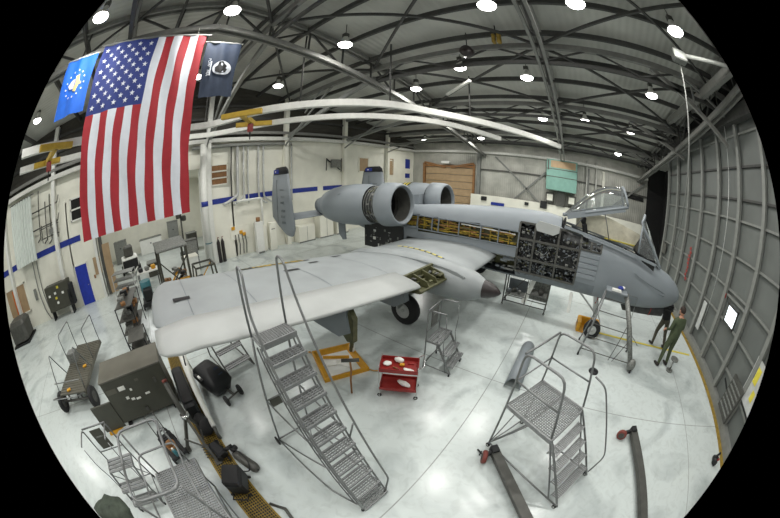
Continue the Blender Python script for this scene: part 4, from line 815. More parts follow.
# stand under the fuselage
s0=V((-1.05,8.0-.0,0)); ST=thing('bay_work_stand','low grey pipe stand with shelves under the opened equipment bay','work stand',(-1.0,8.9,0))
x0,x1,yA,yB,z1=-.83,.8,.42,-.05,1.3
g=G()
for x in(x0,x1):
    for y in(yA,yB): obj('leg',G().cyl((x,y,.08),(x,y,z1),.022),'steel',ST); gg=G(); caster(gg,x,y,.04); obj('caster',gg,['galv','rub','hub'],ST)
for z in(.2,z1): g.tube([(x0,yA,z),(x1,yA,z),(x1,yB,z),(x0,yB,z),(x0,yA,z)],.018)
g.tube([(0,yA,.2),(0,yA,z1)],.015); g.tube([(0,yB,.2),(0,yB,z1)],.015); g.tube([(x0,yB,.2),(0,yB,z1)],.012); obj('frame',g,'steel',ST)
g=G().box((.38,.18,.62),(.75,.44,.03)).box((-.4,.18,.45),(.75,.44,.03)); obj('shelf',g,'gear',ST)
obj('side_panel',G().box((.42,.43,.75),(.7,.02,.95)),'gear',ST); obj('side_panel',G().box((-.42,.43,.6),(.7,.02,.6)),'skind',ST); obj('white_board',G().bar((-.05,-.02,.24),(.2,-.02,1.2),.03,.16,up=(1,0,0)),'paper',ST)
random.seed(5)
for i in range(9):
    x=random.uniform(-.7,.7); z=.665 if x>.05 else .495
    if -.1<x<.05: x=.3;z=.665
    single('parts_box',G().box((-1.0+x,8.9+random.uniform(.05,.32),z+.05+0),(random.uniform(.08,.2),.12,.1),random.uniform(0,1),bev=.01),random.choice(['gear','steel','blk','skin']),'small box of removed parts on the low pipe stand, %s of nine'%ORD[i],'box','parts boxes on the low pipe stand')
# ------------------------------------------------------------------ floor trench grating along the left
g=G(); y0,y1=-.7,-.27
g.box((-5.1,(y0+y1)/2,.003),(7.6,y1-y0,.006),mi=1)
for i in range(10): y=y0+(y1-y0)*i/9; g.box((-5.1,y,.012),(7.6,.012 if i not in(0,9) else .035,.014))
for i in range(150): g.box((-8.9+i*.0507,(y0+y1)/2,.016),(.009,y1-y0,.01))
trim(g,['yelg','blk'])
# ------------------------------------------------------------------ olive crate
CR=thing('equipment_crate','big olive drab metal crate with white labels standing beside the yellow floor grating','crate',(-5.55,-1.65,0)); 
w,d,h=.82,1.8,1.26
obj('crate_body',G().box((0,0,h/2+.06),(w,d,h-.12),bev=.015),'olive',CR)
obj('lid',G().box((0,0,h-.02),(w+.03,d+.03,.05),bev=.01),'olivel',CR)
obj('side_door',G().box((w/2+.0,-d/2-.36,.42),(.05,.72,.72),bev=.01),'olive',CR)
g=G()
for y,z,a,b in((-.35,.98,.2,.1),(-.33,.72,.09,.07),(-.2,.65,.1,.06),(-.05,.62,.13,.05),(.25,.66,.13,.05),(-.12,.88,.06,.06)): g.box((w/2+.012,y,z),(.006,a,b))
obj('paper_labels',g,'paper',CR)
obj('stencilled_patch',G().box((w/2+.01,-.68,.98),(.004,.32,.12)).box((w/2+.01,.15,1.05),(.004,.1,.06)),'olivel',CR)
obj('skid',G().box((0,-d/2+.15,.03),(w,.12,.06)).box((0,d/2-.15,.03),(w,.12,.06)),'blk',CR)
obj('forklift_guide',G().box((w/2+.05,-d/2-.38,.03),(.08,.5,.06)),'yel',CR)
obj('latch',G().box((w/2+.02,.0,.3),(.03,.08,.1)).box((w/2+.02,.6,.9),(.03,.05,.12)),'steel',CR)
# ------------------------------------------------------------------ wheeled platform trailer at far left
TR=thing('platform_trailer','grey railed platform trailer with two black wheels left of the olive crate','trailer',(-6.36,-4.38,0),math.radians(180-9.7)); Lt=2.65; Wt=1.28
g=G().box((Lt/2,0,.56),(Lt,Wt,.04)); 
for i in range(24): g.box((i*Lt/23,0,.585),(.03,Wt,.012))
for sy in(-1,1): g.box((Lt/2,sy*Wt/2,.52),(Lt,.05,.1))
obj('deck',g,'olivel',TR)
for sy in(-1,1): obj('wheel',G().wheel((.1,sy*.8,.3),(0,1,0),.3,.13),['rub','steel'],TR)
obj('axle',G().cyl((.1,-.78,.3),(.1,.78,.3),.035).bar((.1,-.3,.3),(.1,-.3,.52),.05,.05).bar((.1,.3,.3),(.1,.3,.52),.05,.05).bar((.2,0,.3),(2.6,0,.35),.06,.08),'steel',TR)
for sy in(-1,1):
    obj('guard_rail',G().tube([(Lt-.05,sy*Wt/2,.55),(Lt-.05,sy*Wt/2,1.5),(Lt-1.1,sy*Wt/2,1.5),(Lt-1.1,sy*Wt/2,.55)],.018,7,fil=.08),'galv',TR)
obj('guard_rail',G().tube([(.02,Wt/2,.55),(.5,Wt/2,1.5),(1.05,Wt/2,.6)],.02,7,fil=.1).tube([(.1,-Wt/2,.55),(.55,-Wt/2,1.55),(1.15,-Wt/2,.6)],.02,7,fil=.1).tube([(.05,-Wt/2,.9),(.05,Wt/2,.9)],.014),'galv',TR)
obj('end_gate',G().tube([(-.02,-Wt/2,.55),(-.5,-Wt/2,.8),(-.5,Wt/2,.8),(-.02,Wt/2,.55)],.016,7,fil=.08),'galv',TR)
for p in((.12,.15,.62),(1.15,-.35,.62)): obj('yellow_tie_strap',G().box(p,(.1,.16,.05),.4,bev=.01),'yel',TR)
obj('control_box',G().box((1.25,.05,.95),(.3,.4,.3),bev=.02),'gear',TR)
# ------------------------------------------------------------------ equipment near the trench
t=thing('black_tool_cart','black cart with a dark blue covered body and two rubber wheels beside the white boom','cart',(-5.2,.3,0),math.radians(20))
g=G(); R=[]
for z,a,b in((.12,.42,.26),(.35,.5,.33),(.5,.46,.3),(.62,.3,.22),(.68,.1,.08)): R.append([V((a*math.copysign(abs(math.cos(q))**.35,math.cos(q))*(1+.03*math.sin(5*q+z*9)),b*math.copysign(abs(math.sin(q))**.35,math.sin(q)),z)) for q in [2*PI*i/20 for i in range(20)]])
g.loft(R); obj('cover',g,'blk',t); obj('blue_panel',G().box((.28,.1,.6),(.2,.12,.03),.3,rot=Mx.Rotation(.5,3,'Y')),'pow_',t); 
for y in(-.2,.25): obj('wheel',G().wheel((.66,y,.13),(.2,1,0),.13,.07),['rub','steel'],t)
obj('axle',G().cyl((.66,-.2,.13),(.66,.25,.13),.02).bar((.3,.05,.2),(.66,.05,.13),.05,.05),'steel',t); obj('tool_tray',G().box((-.05,-.3,.5),(.35,.12,.05),bev=.01).box((0,-.32,.54),(.1,.05,.05),mi=1),['blk','paper'],t)
a=at(178,345,2,.9);b=at(214,428,2,.25)
t=thing('tow_bar','long white tow bar propped at an angle above the yellow floor grating','tow bar',(b.x,b.y,0)); o=V((b.x,b.y,0)); obj('shaft',G().cyl(a-o,b-o,.11,.05),'white',t); obj('front_leg',G().tube([a-o,(a.x-o.x,a.y-o.y+.1,.03)],.03).box((a.x-o.x,a.y-o.y+.1,.02),(.2,.2,.04)),'white',t); obj('tow_eye',G().tube([b-o,b-o+V((.1,-.02,-.1)),b-o+V((.12,-.02,-.23))],.04),'steel',t); obj('clevis_handle',G().tube([a.lerp(b,.35)-o+V((0,0,.05)),a.lerp(b,.3)-o+V((.0,.05,.3))],.02),'blk',t)
t=thing('hydraulic_jack','dark steel tripod jack with a chrome ringed post next to the olive crate','jack',(-3.9,-.85,0)); t.scale=(1.15,)*3; o=V((-3.9,-.85,0))
tp=V((-4.35,-.74,1.05))-o; kn=V((-3.95,-.68,.62))-o
obj('post',G().cyl(kn,tp,.05).cyl(tp,tp+(tp-kn).normalized()*.05,.055,mi=1),['steel','wheelred'],t); obj('chrome_collar',G().cyl(kn-V((0,0,.03)),kn+V((-.02,0,.04)),.085),'chrome',t)
for q in((.05,-.18,.02),(.55,.25,.02),(-.2,.35,.02)): obj('leg',G().bar(kn,q,.05,.05).box(q,(.12,.12,.03)),'steel',t)
obj('cross_brace',G().bar((.03,-.1,.25),(.35,.2,.25),.025,.025).bar((.35,.2,.25),(-.1,.3,.25),.025,.025),'steel',t)
t=thing('floor_pump','black low floor pump with a curled hose lying on the yellow grating','pump',(-3.4,-.42,0)); 
g=G().box((0,0,.16),(.36,.22,.2),.3,bev=.04).cyl((-.25,.05,.1),(.2,-.06,.14),.06).cyl((.1,.12,.2),(.12,.3,.25),.04).box((.16,.3,.2),(.1,.16,.08),.4,bev=.02); obj('pump_body',g,'blk',t)
obj('hose',G().tube([V(p) for p in spl([(.1,.1,.25),(.3,.32,.3),(.55,.38,.25),(.68,.3,.15),(.62,.2,.1)])],.012),'blk',t)
g=G()
for k in range(6): g.tube([(-.3+k*.06,-.1,.05),(-.42+k*.07,-.32,.02)],.012)
obj('levers',g,'steel',t)
for q in((-.22,-.1,.05),(.2,.1,.05)): obj('wheel',G().wheel(q,(0,1,0),.05,.04),['rub','steel'],t)
a=at(234,453.8,2,.1);b=at(255,469,2,.1); g=G().lathe([(0,.02),(.02,.07),(.1,.1),(.52,.1),(.58,.07),(.6,.02)],(a.x,a.y,.1),(b-a),16); single('cylinder_bottle',g,'steel','dark grey cylinder lying on the floor beside the black box case','cylinder')
c=(at(226.5,460.6,2,.3)+at(250,475.8,2,.3)+at(239,499.6,2,.3)+at(224,486,2,.3))/4
t=thing('black_case','black boxy wheeled case standing on the yellow floor grating','case',(c.x,c.y,0),math.radians(-30)); obj('case_body',G().box((0,0,.26),(.42,.34,.36),bev=.04),'blk',t); obj('case_lid',G().box((0,0,.46),(.4,.32,.06),bev=.03),'rub',t)
obj('handle',G().tube([(.24,-.12,.1),(.34,-.12,.14),(.34,.14,.14),(.24,.14,.1)],.014),'blk',t)
for q in((-.18,-.16,.04),(-.18,.16,.04),(.2,-.16,.04),(.2,.16,.04)): obj('wheel',G().wheel(q,(1,0,0),.04,.03),['rub','steel'],t)
t=thing('black_dolly','long low black dolly between the olive crate and the white tow bar','dolly',(-5.15,-.5,0)); obj('dolly_frame',G().box((0,0,.32),(1.5,.3,.4),bev=.04),'blk',t); obj('cover_flap',G().box((.1,.02,.54),(1.1,.26,.05),bev=.02),'rub',t)
for x in(-.6,.6): obj('wheel',G().wheel((x,.0,.08),(0,1,0),.08,.26),['rub','steel'],t)
g=G().ell((0,0,.17),(.3,.2,.18),n=14,k=8)
for q in g.v: q*=1+.1*math.sin(q.x*17+q.y*9)
for q in g.v: q.z=max(q.z,0)
g.v=[q+V((-4.1,-.42,.02)) for q in g.v]; single('tool_bag',g,'rub','slumped black bag at the lower end of the white tow bar','bag')
# items seen past the railings of the lower left
t=thing('battery_cart','dark cart with coiled hose and brown bucket between olive crate and grated platform','cart',(-3.95,-1.35,0),.3); obj('tray',G().box((0,0,.18),(.7,.4,.1),bev=.02),'blk',t); obj('coiled_hose',G().tube([(-.2+.16*math.cos(a),.02+.14*math.sin(a),.27+.004*k) for k,a in enumerate([i*PI/8 for i in range(34)])],.016),'blk',t); obj('bucket',G().lathe([(0,.01),(0,.1),(.2,.12),(.2,.105),(.02,.09)],(.2,.0,.23),(0,0,1),16),'brown',t)
for q in((-.25,-.2,.07),(-.25,.2,.07),(.25,-.2,.07),(.25,.2,.07)): obj('wheel',G().wheel(q,(0,1,0),.07,.04),['rub','steel'],t)
obj('push_handle',G().tube([(-.33,-.15,.2),(-.75,-.15,.5),(-.75,.12,.5),(-.33,.12,.2)],.014),'steel',t)
single('fluid_bottle',G().cyl((-3.62,-1.28,.24),(-3.62,-1.28,.4),.045).cyl((-3.62,-1.28,.4),(-3.62,-1.28,.45),.02,mi=1),['tealb','white'],'small blue bottle standing on the dark cart with the coiled hose','bottle')
# camouflage jacket over the platform rail corner
g=G(); c=at(114,513,2,1.93); g.ell((0,0,0),(.2,.34,.1),mi=0,n=18,k=12)
for q in g.v: q*=1+.12*math.sin(q.x*20)+.08*math.sin(q.y*33+q.x*7)
g.v=[Mx.Rotation(-.3,3,'Z')@q+c for q in g.v]; M['camoj']=mat('camouflage cloth',s(58,66,56),.9,var=.45,scale=9)
single('camouflage_jacket',g,'camoj','rolled green and tan camouflage jacket on the rail at the lower left edge','jacket')
# ------------------------------------------------------------------ stands under and behind the wing
t=thing('slatted_step_rack','dark steel step rack with wide slatted treads standing under the wing','steps',(-6.3,1.0,0),math.radians(8)); g=G()
for i in range(4): 
    z=.25+i*.26; x=.85-i*.3; gg=G(); 
    for k in range(3): gg.box((x+k*.08-.08,0,z),(.06,.72,.025))
    obj('tread',gg,'grate' if i!=3 else 'gear',t)
for sy in(-1,1): obj('side_frame',G().bar((1.0,sy*.38,.05),(-.2,sy*.38,1.1),.03,.06).bar((-.2,sy*.38,.03),(-.2,sy*.38,1.15),.03,.04).bar((-.2,sy*.38,.1),(1.0,sy*.38,.06),.03,.03),'steel',t)
def rack(nm,label,c,w,d,h,n,rz,top='gear',m='steel',things_=0):
    t=thing(nm,label,'rack',c,rz)
    for sx in(-1,1):
        for sy in(-1,1): obj('leg',G().bar((sx*w/2,sy*d/2,0),(sx*w/2,sy*d/2,h),.035,.035,up=(1,0,0)),m,t)
    for i in range(n): obj('shelf',G().box((0,0,h*(i+1)/n-.02),(w,d,.03)),top,t)
    return t
rack('shelf_rack','low pale shelf rack with thin shelves standing on the floor near the blue door',(-13.9,-2.3,0),.7,1.3,1.35,4,math.radians(-10),'gear','hub')
t=rack('frame_rack','tall dark frame rack packed with parts behind the wing tip',(-9.7,-1.75,0),1.9,.7,1.35,3,math.radians(-5),'steel','blk')
random.seed(8)
for lvl in range(3):
    for i in range(6):
        z=1.35*(lvl+1)/3; x=-.8+i*.31; c=Mx.Rotation(math.radians(-5),3,'Z')@V((x,random.uniform(-.15,.15),0))+V((-9.7,-1.75,z)); hh=random.uniform(.08,.22)
        single('spare_part',G().box(c+V((0,0,hh/2-.004)),(random.uniform(.12,.26),random.uniform(.15,.35),hh),random.uniform(-.4,.4),bev=.015),random.choice(['steel','blk','brown','steel','gear']),'machine part on the %s shelf of the frame rack behind the wing tip, %s along'%(('lowest','middle','top')[lvl],ORD[i]),'machine part','parts on the frame rack')
t=rack('wire_rack','black wire rack below the wing tip beside the olive crate',(-7.75,-1.5,0),.95,.6,.85,3,math.radians(0),'steel','blk')
obj('cross_wire',G().bar((.48,-.3,.1),(.48,.3,.8),.015,.015).bar((.48,.3,.1),(.48,-.3,.8),.015,.015),'blk',t)
# teal pump unit, yellow frame, tall grey canopied stand
t=thing('hydraulic_cart','teal and black hydraulic cart behind the wing tip','cart',(-12.1,-1.0,0)); obj('tank',G().cyl((0,0,.35),(0,0,1.05),.28,n=18),'tealb',t); obj('chassis',G().box((.2,0,.25),(1.1,.6,.2),bev=.02),'blk',t); obj('engine_block',G().box((.5,.05,.6),(.4,.45,.5),bev=.04),'blk',t)
for q in((-.25,-.32,.13),(-.25,.32,.13),(.6,-.32,.13),(.6,.32,.13)): obj('wheel',G().wheel(q,(0,1,0),.13,.07),['rub','steel'],t)
t=thing('engine_dolly','tall green legged stand carrying a broad grey tilted tray above the wing tip','stand',(-11.6,.55,0),math.radians(6))
obj('tray',G().box((0,0,2.32),(1.15,1.45,.1),rot=Mx.Rotation(.2,3,'Y'),bev=.03),'gear',t)
for x,y in((-.45,-.65),(-.45,.65),(.5,-.65),(.5,.65)): obj('leg',G().bar((x*1.2,y,.05),(x,y,2.27-(x)*.2),.09,.09,up=(1,0,0)),'olive',t)
obj('yellow_frame',G().bar((.5,-.65,.9),(.5,.65,.9),.08,.08).bar((-.5,-.65,.6),(.5,-.65,.9),.06,.06).bar((-.5,.65,.6),(.5,.65,.9),.06,.06).bar((.5,-.2,.95),(-.2,.3,1.2),.06,.06),'yel',t)
obj('cross_brace',G().bar((.55,-.65,.3),(.5,.65,1.8),.05,.05).bar((.55,.65,.3),(.5,-.65,1.8),.05,.05),'olive',t)
g=G()
for i in range(16): g.box((random.uniform(-.4,.4),random.uniform(-.5,.5),random.uniform(.55,1.25)),(.2,.22,.12),random.random(),mi=random.choice((0,1,2)),bev=.02)
obj('engine_accessories',g,['blk','gear','brown'],t)
t=thing('ground_power_unit','white and black towed power unit parked in the recess behind the flag','cart',(-19.2,-2.4,0),.15); obj('body',G().box((0,0,.75),(1.6,1.3,.6),bev=.05),'white',t); obj('grille',G().box((.82,0,.6),(.04,1.2,.75),bev=.01),'blk',t); obj('control_hood',G().box((-.2,0,1.4),(.9,.75,.7),bev=.1),'steel',t); obj('tow_frame',G().bar((.8,-.5,.4),(1.7,-.1,.3),.07,.07).bar((.8,.5,.4),(1.7,.1,.3),.07,.07),'white',t)
for q in((-.5,-.7,.25),(-.5,.7,.25),(.5,-.7,.25),(.5,.7,.25)): obj('wheel',G().wheel(q,(0,1,0),.25,.15),['rub','steel'],t)
t=thing('flood_light_tower','dark mast light tower standing in the recess right of the power unit','light tower',(-17.6,1.9,0)); obj('mast',G().cyl((0,0,.4),(0,0,3.0),.06),'steel',t); obj('base',G().box((0,0,.35),(.9,.7,.5),bev=.04),'blk',t); obj('lamp_head',G().box((.05,-.2,2.9),(.25,.3,.35),bev=.05).box((.05,.2,2.7),(.25,.3,.35),bev=.05),'steel',t)
t=thing('white_chest','white box chest against the wall column below the dark navy flag','chest',(-14.3,1.75,0)); obj('chest_body',G().box((0,0,.5),(.75,.85,1.0),bev=.02),'white',t); obj('chest_lid',G().box((0,0,1.02),(.79,.89,.06),bev=.02),'cream',t)
t=thing('grey_bin','grey upright bin behind the white chest','bin',(-15.0,2.0,0)); obj('bin_body',G().box((0,0,.85),(.5,.75,1.7),bev=.03),'gear',t); obj('bin_lid',G().box((0,0,1.72),(.54,.8,.06),bev=.02),'steel',t)
single('pallet_jack_cover',G().box((-12.2,1.95,.32),(1.0,.5,.14),.35,bev=.03).box((-12.4,2.0,.12),(.7,.4,.24),.35,mi=0),'blk','flat black case lying on the floor behind the wing, left of the white column','case')
# step ladder and pieces seen under fuselage/wing near left wall
def bottle(x,y,label,m='radome'):
    t=thing('gas_bottle',label,'gas bottle',(x,y,0)); obj('bottle_body',G().lathe([(0,.02),(.01,.11),(1.15,.11),(1.3,.05),(1.36,.03)],(0,0,0),(0,0,1),16),m,t); obj('valve',G().cyl((0,0,1.34),(0,0,1.45),.02).box((0,.03,1.44),(.03,.1,.03)),'wheelred',t); return t
bottle(-15.1,3.75,'dark gas bottle with red valve at the wall, left of the second bottle'); bottle(-15.1,4.02,'dark gas bottle with red valve, right of the two by the white column')
t=thing('tool_board','white board with yellow brackets fixed to the left wall above hanging hoses','tool board',(-15.46,5.35,1.4)); obj('board',G().box((0,0,0),(.04,1.3,.8)),'cream',t)
for y,z in((-.45,.3),(.05,.0),(.25,-.15)): obj('bracket',G().box((.05,y,z),(.08,.22,.2),bev=.02),'yel',t)
for i,y in enumerate((-.35,-.15,.1,.3)): obj('hanging_hose',G().tube([(.06,y,-.1),(.09,y+.04,-.7),(.08,y-.02,-1.3)],.03),'steel',t)
t=thing('white_locker','narrow white upright locker panel at the left wall beside the tool board','locker',(-14.9,6.4,0)); obj('locker_body',G().box((0,0,.95),(.35,.5,1.9),bev=.02),'white',t); obj('red_beacon',G().cyl((0,0,1.9),(0,0,2.15),.13),'brown',t); obj('kick_plate',G().box((.19,0,.06),(.03,.4,.1)),'gear',t)
t=thing('white_locker','second white upright cabinet beside the hose reel','locker',(-14.95,7.35,0)); obj('locker_body',G().box((0,0,.85),(.35,.45,1.7),bev=.02),'cream',t); obj('vent_slot',G().box((.18,0,1.3),(.01,.25,.04)),'steel',t)
t=thing('hose_reel','round black hose reel on the wall behind the tail fin','hose reel',(-15.3,8.6,1.35)); obj('coil',G().tube([(.05+.02*(k%3),.42*math.cos(a),.42*math.sin(a)) for k,a in enumerate([i*PI/12 for i in range(49)])],.07,8),'blk',t); obj('wall_bracket',G().box((-.08,0,0),(.2,.2,.5),bev=.01),'cream',t)
for y,w_,h_,l in((9.9,1.3,1.1,'long low cream cabinet against the left wall under the tailplane'),(11.6,1.2,1.9,'cream cabinet against the left wall just right of the tailplane tip'),(13.1,1.1,2.9,'taller cream cabinet against the left wall behind the engine nacelle')):
    t=thing('wall_cabinet',l,'cabinet',(-15.1,y,0)); obj('cabinet_body',G().box((0,0,h_/2),(.7,w_,h_),bev=.02),'cream',t); obj('door_seam',G().box((.355,0,h_/2),(.01,.02,h_*.9)),'gear',t); obj('plinth',G().box((.33,0,.04),(.06,w_,.08)),'gear',t)
t=thing('power_cabinet','dark electrical cabinet on legs with white labels beside the blue door','electrical cabinet',(-15.05,-7.55,0)); obj('cabinet_body',G().box((0,0,1.12),(.6,2.1,1.3),bev=.03),'olive',t); obj('side_box',G().box((.1,1.15,1.0),(.35,.35,1.1),bev=.05),'blk',t)
g=G(); 
for y,z,mi in((-.7,1.3,0),(-.15,1.35,0),(-.15,1.1,1),(.15,1.6,1),(-.1,.85,0),(.5,1.25,0)): g.box((.31,y,z),(.01,.18,.12),mi=mi)
obj('labels',g,['paper','yelp'],t)
for y in(-.9,.9): obj('leg',G().box((0,y,.24),(.5,.08,.48)),'blk',t)
obj('cable_coil',G().tube([(.38,1.0+.05*math.cos(a),.9+.4*math.sin(a)) for a in [i*PI/8 for i in range(17)]],.04),'blk',t)
t=thing('covered_machine','dark grey covered machine at the far left edge below the orange window','machine',(-14.0,-11.6,0)); obj('cover',G().box((0,0,.6),(1.4,1.9,1.2),bev=.2),'steel',t); obj('base',G().box((0,0,.05),(1.5,2.0,.1)),'blk',t)
for y,l in((-9.5,'grey conduit pipe on the wall left of the electrical cabinet'),(-9.1,'thin conduit looping down to the floor left of the electrical cabinet')): single('conduit_pipe',G().tube([(XL+.1,y,6.5),(XL+.1,y,1.5),(XL+.15,y+.2,.5),(XL+.35,y+.6,.1)],.04,fil=.3),'ribg',l,'pipe')
single('switch_box',G().box((XL+.08,-9.9,1.6),(.14,.25,.6),bev=.02),'ribg','grey switch box on the wall between orange window and conduits','switch box')
single('door_switch',G().box((XL+.03,-4.55,1.25),(.05,.12,.18),bev=.01),'brown','small brown switch plate right of the blue door','switch')
single('notice_board',G().box((XL+.03,-4.2,1.75),(.04,.5,.9)),'beige','beige notice board on the wall by the recess opening','notice board')
t=thing('hanging_curtain','white plastic curtain hanging from the rail at the far left edge','curtain',(-14.9,-9.6,3.3)); g=G(); vs=[]
for j in range(2):
    for i in range(40): vs.append(V((.08*math.sin(i*1.3),-1.3+i*.058*(1 if j else .95),3.2 if j==0 else 0)))
g.add(vs,[(i,i+1,40+i+1,40+i) for i in range(39)],0,True); obj('curtain_sheet',g,'curtain',t); obj('curtain_rail',G().cyl((0,-1.4,3.22),(0,1.1,3.22),.03),'steel',t)
# frames of the opening: sliding door edge
g=G(); g.box((XL-.1,RY0-.1,2.7),(.35,.2,5.4)); trim(g,'white'); g=G(); g.box((XL-.1,RY0+.25,2.7),(.12,.25,5.3)); trim(g,'steel'); g=G(); g.box((XL-.05,RY1+.12,2.7),(.35,.3,5.4)); trim(g,'white')
g=G(); g.box((XL-.05,RY0+.6,1.4),(.08,.5,2.6)); trim(g,'beige')
# vertical pipes on the left wall
pl=[]
for i,(y,zt,zb,r,ex) in enumerate(((4.95,6.5,3.9,.045,.0),(5.35,6.5,3.6,.09,-.7),(5.75,6.5,3.5,.05,-.5),(6.05,6.5,3.4,.04,0),(6.75,6.5,3.3,.06,.4),(7.1,6.5,3.3,.06,.5),(8.9,6.5,3.2,.05,0),(9.15,6.5,3.2,.05,0))):
    lab=['thin dark pipe left of the thick one on the wall below the roof girder','thickest of the white pipes running down the wall right of the brown louvre','pipe next right of the thickest white wall pipe','thin white pipe, third from the thick wall pipe','white pipe with an elbow right of the thin pipes','white pipe with an elbow, rightmost of the elbow pair','white pipe just left of the tail fin','white pipe beside the tail fin edge'][i]
    single('wall_pipe',G().tube([(XL+.2,y,zt),(XL+.2,y,zb),(XL+.2,y+ex,zb-.35)]+([(XL+.2,y+ex*1.4,zb-.4)] if ex else []),r,8,fil=.15),'hub' if i else 'steel',lab,'pipe')
t=thing('pipe_arch','white pipe running along the wall then down to the floor beside the white locker','pipe',(XL+.42,6.8,0)); obj('pipe_run',G().tube([(0,-1.6,3.25),(0,0,3.25),(0,.05,0)],.07,10,fil=.15),'white',t); obj('pipe_shroud',G().box((0,.05,.8),(.25,.28,1.6),bev=.03),'cream',t)
t=thing('wall_duct','horizontal white duct high on the left wall above the pipes','duct',(XL+.2,5.8,6.55)); obj('duct_body',G().box((0,0,0),(.3,6.6,.16),bev=.02),'ribg',t)
t=thing('wall_bracket_speaker','dark grey finned equipment bracket high on the left wall','wall bracket',(XL+.15,12.8,5.1)); obj('casing',G().box((.1,.1,.1),(.25,.9,.6),.1,bev=.03),'gear',t); obj('arm',G().bar((0,-.7,.45),(.1,.5,-.35),.06,.08).bar((0,-.7,-.4),(.05,-.7,.5),.05,.05).bar((0,.7,-.5),(.05,.7,.5),.05,.05),'blk',t)
single('wall_louvre',G().box((XL+.03,19.4,5.0),(.05,.8,1.3)),'beige','beige louvre high on the left wall near the corner','louvre')
for z,h_,l in((5.5,.95,'upper blue banner panel on the wall near the back corner'),(4.3,.45,'lower blue banner panel on the wall near the back corner')): single('blue_banner',G().box((XL+.03,22.3,z),(.03,.75,h_)),'blue',l,'banner')
# back wall
t=thing('roller_door','wide beige slatted roller door in the back wall','roller door',(-11.45,YB-.05,0)); g=G()
for i in range(8): g.box((0,-.03,.33+i*.66),(5.0,.06,.62),bev=.015)
obj('slats',g,'beige',t); obj('door_frame',G().box((-2.65,-.05,2.8),(.25,.2,5.8)).box((2.6,-.05,2.8),(.2,.2,5.8)),'brown',t); obj('header_beam',G().bar((-2.6,-.15,5.75),(-.3,-.15,5.3),.12,.2).bar((2.6,-.15,5.75),(.3,-.15,5.3),.12,.2).box((0,-.1,5.42),(5.2,.15,.2)),'brown',t)
single('door_motor',G().box((-11.6,YB-.45,5.75),(.9,.25,.25),bev=.05),'white','white motor drum above the middle of the beige roller door','motor')
trim(G().box((-8.35,YB-.15,3.5),(.3,.3,7)),'ribg'); trim(G().bar((-8.2,YB-.1,5.28),(XR+.1,YB-.1,5.28),.12,.12),'steel'); trim(G().box((3.0,YB-.1,4.3),(.22,.15,4.4)),'cream'); trim(G().box((1.6,YB-.1,4.3),(.2,.15,4.4)),'ribg'); trim(G().box((5.0,YB-.08,5.0),(4.0,.08,.35)),'dark')
for (a,b) in(((-6.8,6.5),(-2.0,2.4)),((-2.2,5.6),(-5.4,2.5)),((2.6,2.8),(7.0,6.3))): trim(G().bar((a[0],YB-.22,a[1]),(b[0],YB-.22,b[1]),.12,.14),'ribg')
g=G(); g.box(((-8.9+7.0)/2,YB-.5,1.5),(15.9,.12,3.0)); trim(g,'cream')
for x,z,a,b,m,l in((-7.6,2.7,.5,.35,'blk','black box on the cream partition right of the roller door'),(-6.3,2.35,1.2,.25,'blue','low blue sign on the cream partition behind the fuselage'),(-3.7,2.75,.35,.25,'blk','small black box on the cream partition'),(-2.2,2.9,.6,.6,'blk','tall black speaker box on the cream partition')): single('partition_box',G().box((x,YB-.65,z),(a,.15,b),bev=.02),m,l,'box')
t=thing('air_duct_box','pale green boxed air duct hanging on the back wall below the deep girder','air duct',(-.75,YB-.8,4.2)); obj('duct_box',G().box((0,0,1.25),(2.6,1.2,2.45),bev=.03),'teal',t); obj('filter_panel',G().box((.1,-.61,2.1),(2.1,.03,.55),bev=.01),'beige',t); obj('seam_strip',G().box((0,-.61,1.7),(2.6,.03,.05)).box((0,-.61,1.1),(2.6,.03,.05)).box((-1.15,-.61,2.0),(.1,.03,.8)),'steel',t); obj('drop_duct',G().box((0,.3,-.6),(.7,.5,1.2)),'steel',t)
for x in(-.95,.95): obj('side_unit',G().box((x,.2,-.6),(.7,.5,.8),bev=.04).box((x,-.06,-.6),(.5,.03,.5),mi=1),['steel','cream'],t)
for x,l in((1.45,'thin white pipe on the back wall right of the green duct'),(2.3,'thicker white pipe on the back wall right of the green duct')): single('riser_pipe',G().cyl((x,YB-.3,3.0),(x,YB-.3,7.2),.07),'rail',l,'pipe')
# right wall pieces
t=thing('warning_streamer','vertical red warning streamer hanging on the grey ribbed side wall','streamer',(XR-.12,12.45,1.7)); g=G()
for i in range(9): g.box((0,random.uniform(-.08,.08),1.5-i*.17),(.03,random.uniform(.14,.3),.12),bev=.01)
obj('marking_blocks',g,'red',t); obj('marking_line',G().cyl((.02,0,1.6),(.02,0,0),.015),'red',t)
single('door_leaf_panel',G().box((XR-.13,9.55,1.25),(.05,.35,1.1),bev=.02),'hub','narrow pale panel low on the ribbed wall behind the two men','panel')
t=thing('wall_poster_board','pale panel with yellow patches low on the ribbed wall at the right edge','notice panel',(XR-.12,4.3,1.45)); obj('panel',G().box((0,0,.2),(.04,1.1,1.1)),'hub',t); obj('yellow_patch',G().box((-.025,.15,.4),(.01,.25,.4)).box((-.025,-.1,.0),(.01,.2,.25)),'yelp',t)
t=thing('wall_vent','grey louvred vent box at floor level on the ribbed wall by the right edge','vent',(XR-.2,5.05,.28)); obj('vent_frame',G().box((0,0,.5),(.12,.9,1.0)),'steel',t); g=G()
for i in range(6): g.box((-.07,0,.15+i*.14),(.03,.8,.05))
obj('louvres',g,'gear',t)
single('door_latch',G().bar((XR-.2,5.55,.75),(XR-.2,5.95,.85),.05,.05),'blk','short black latch handle on the ribbed wall above the ledge','latch')
single('red_latch',G().box((XR-.12,8.15,2.55),(.05,.06,.15)),'red','tiny red latch above the small bright window','latch')
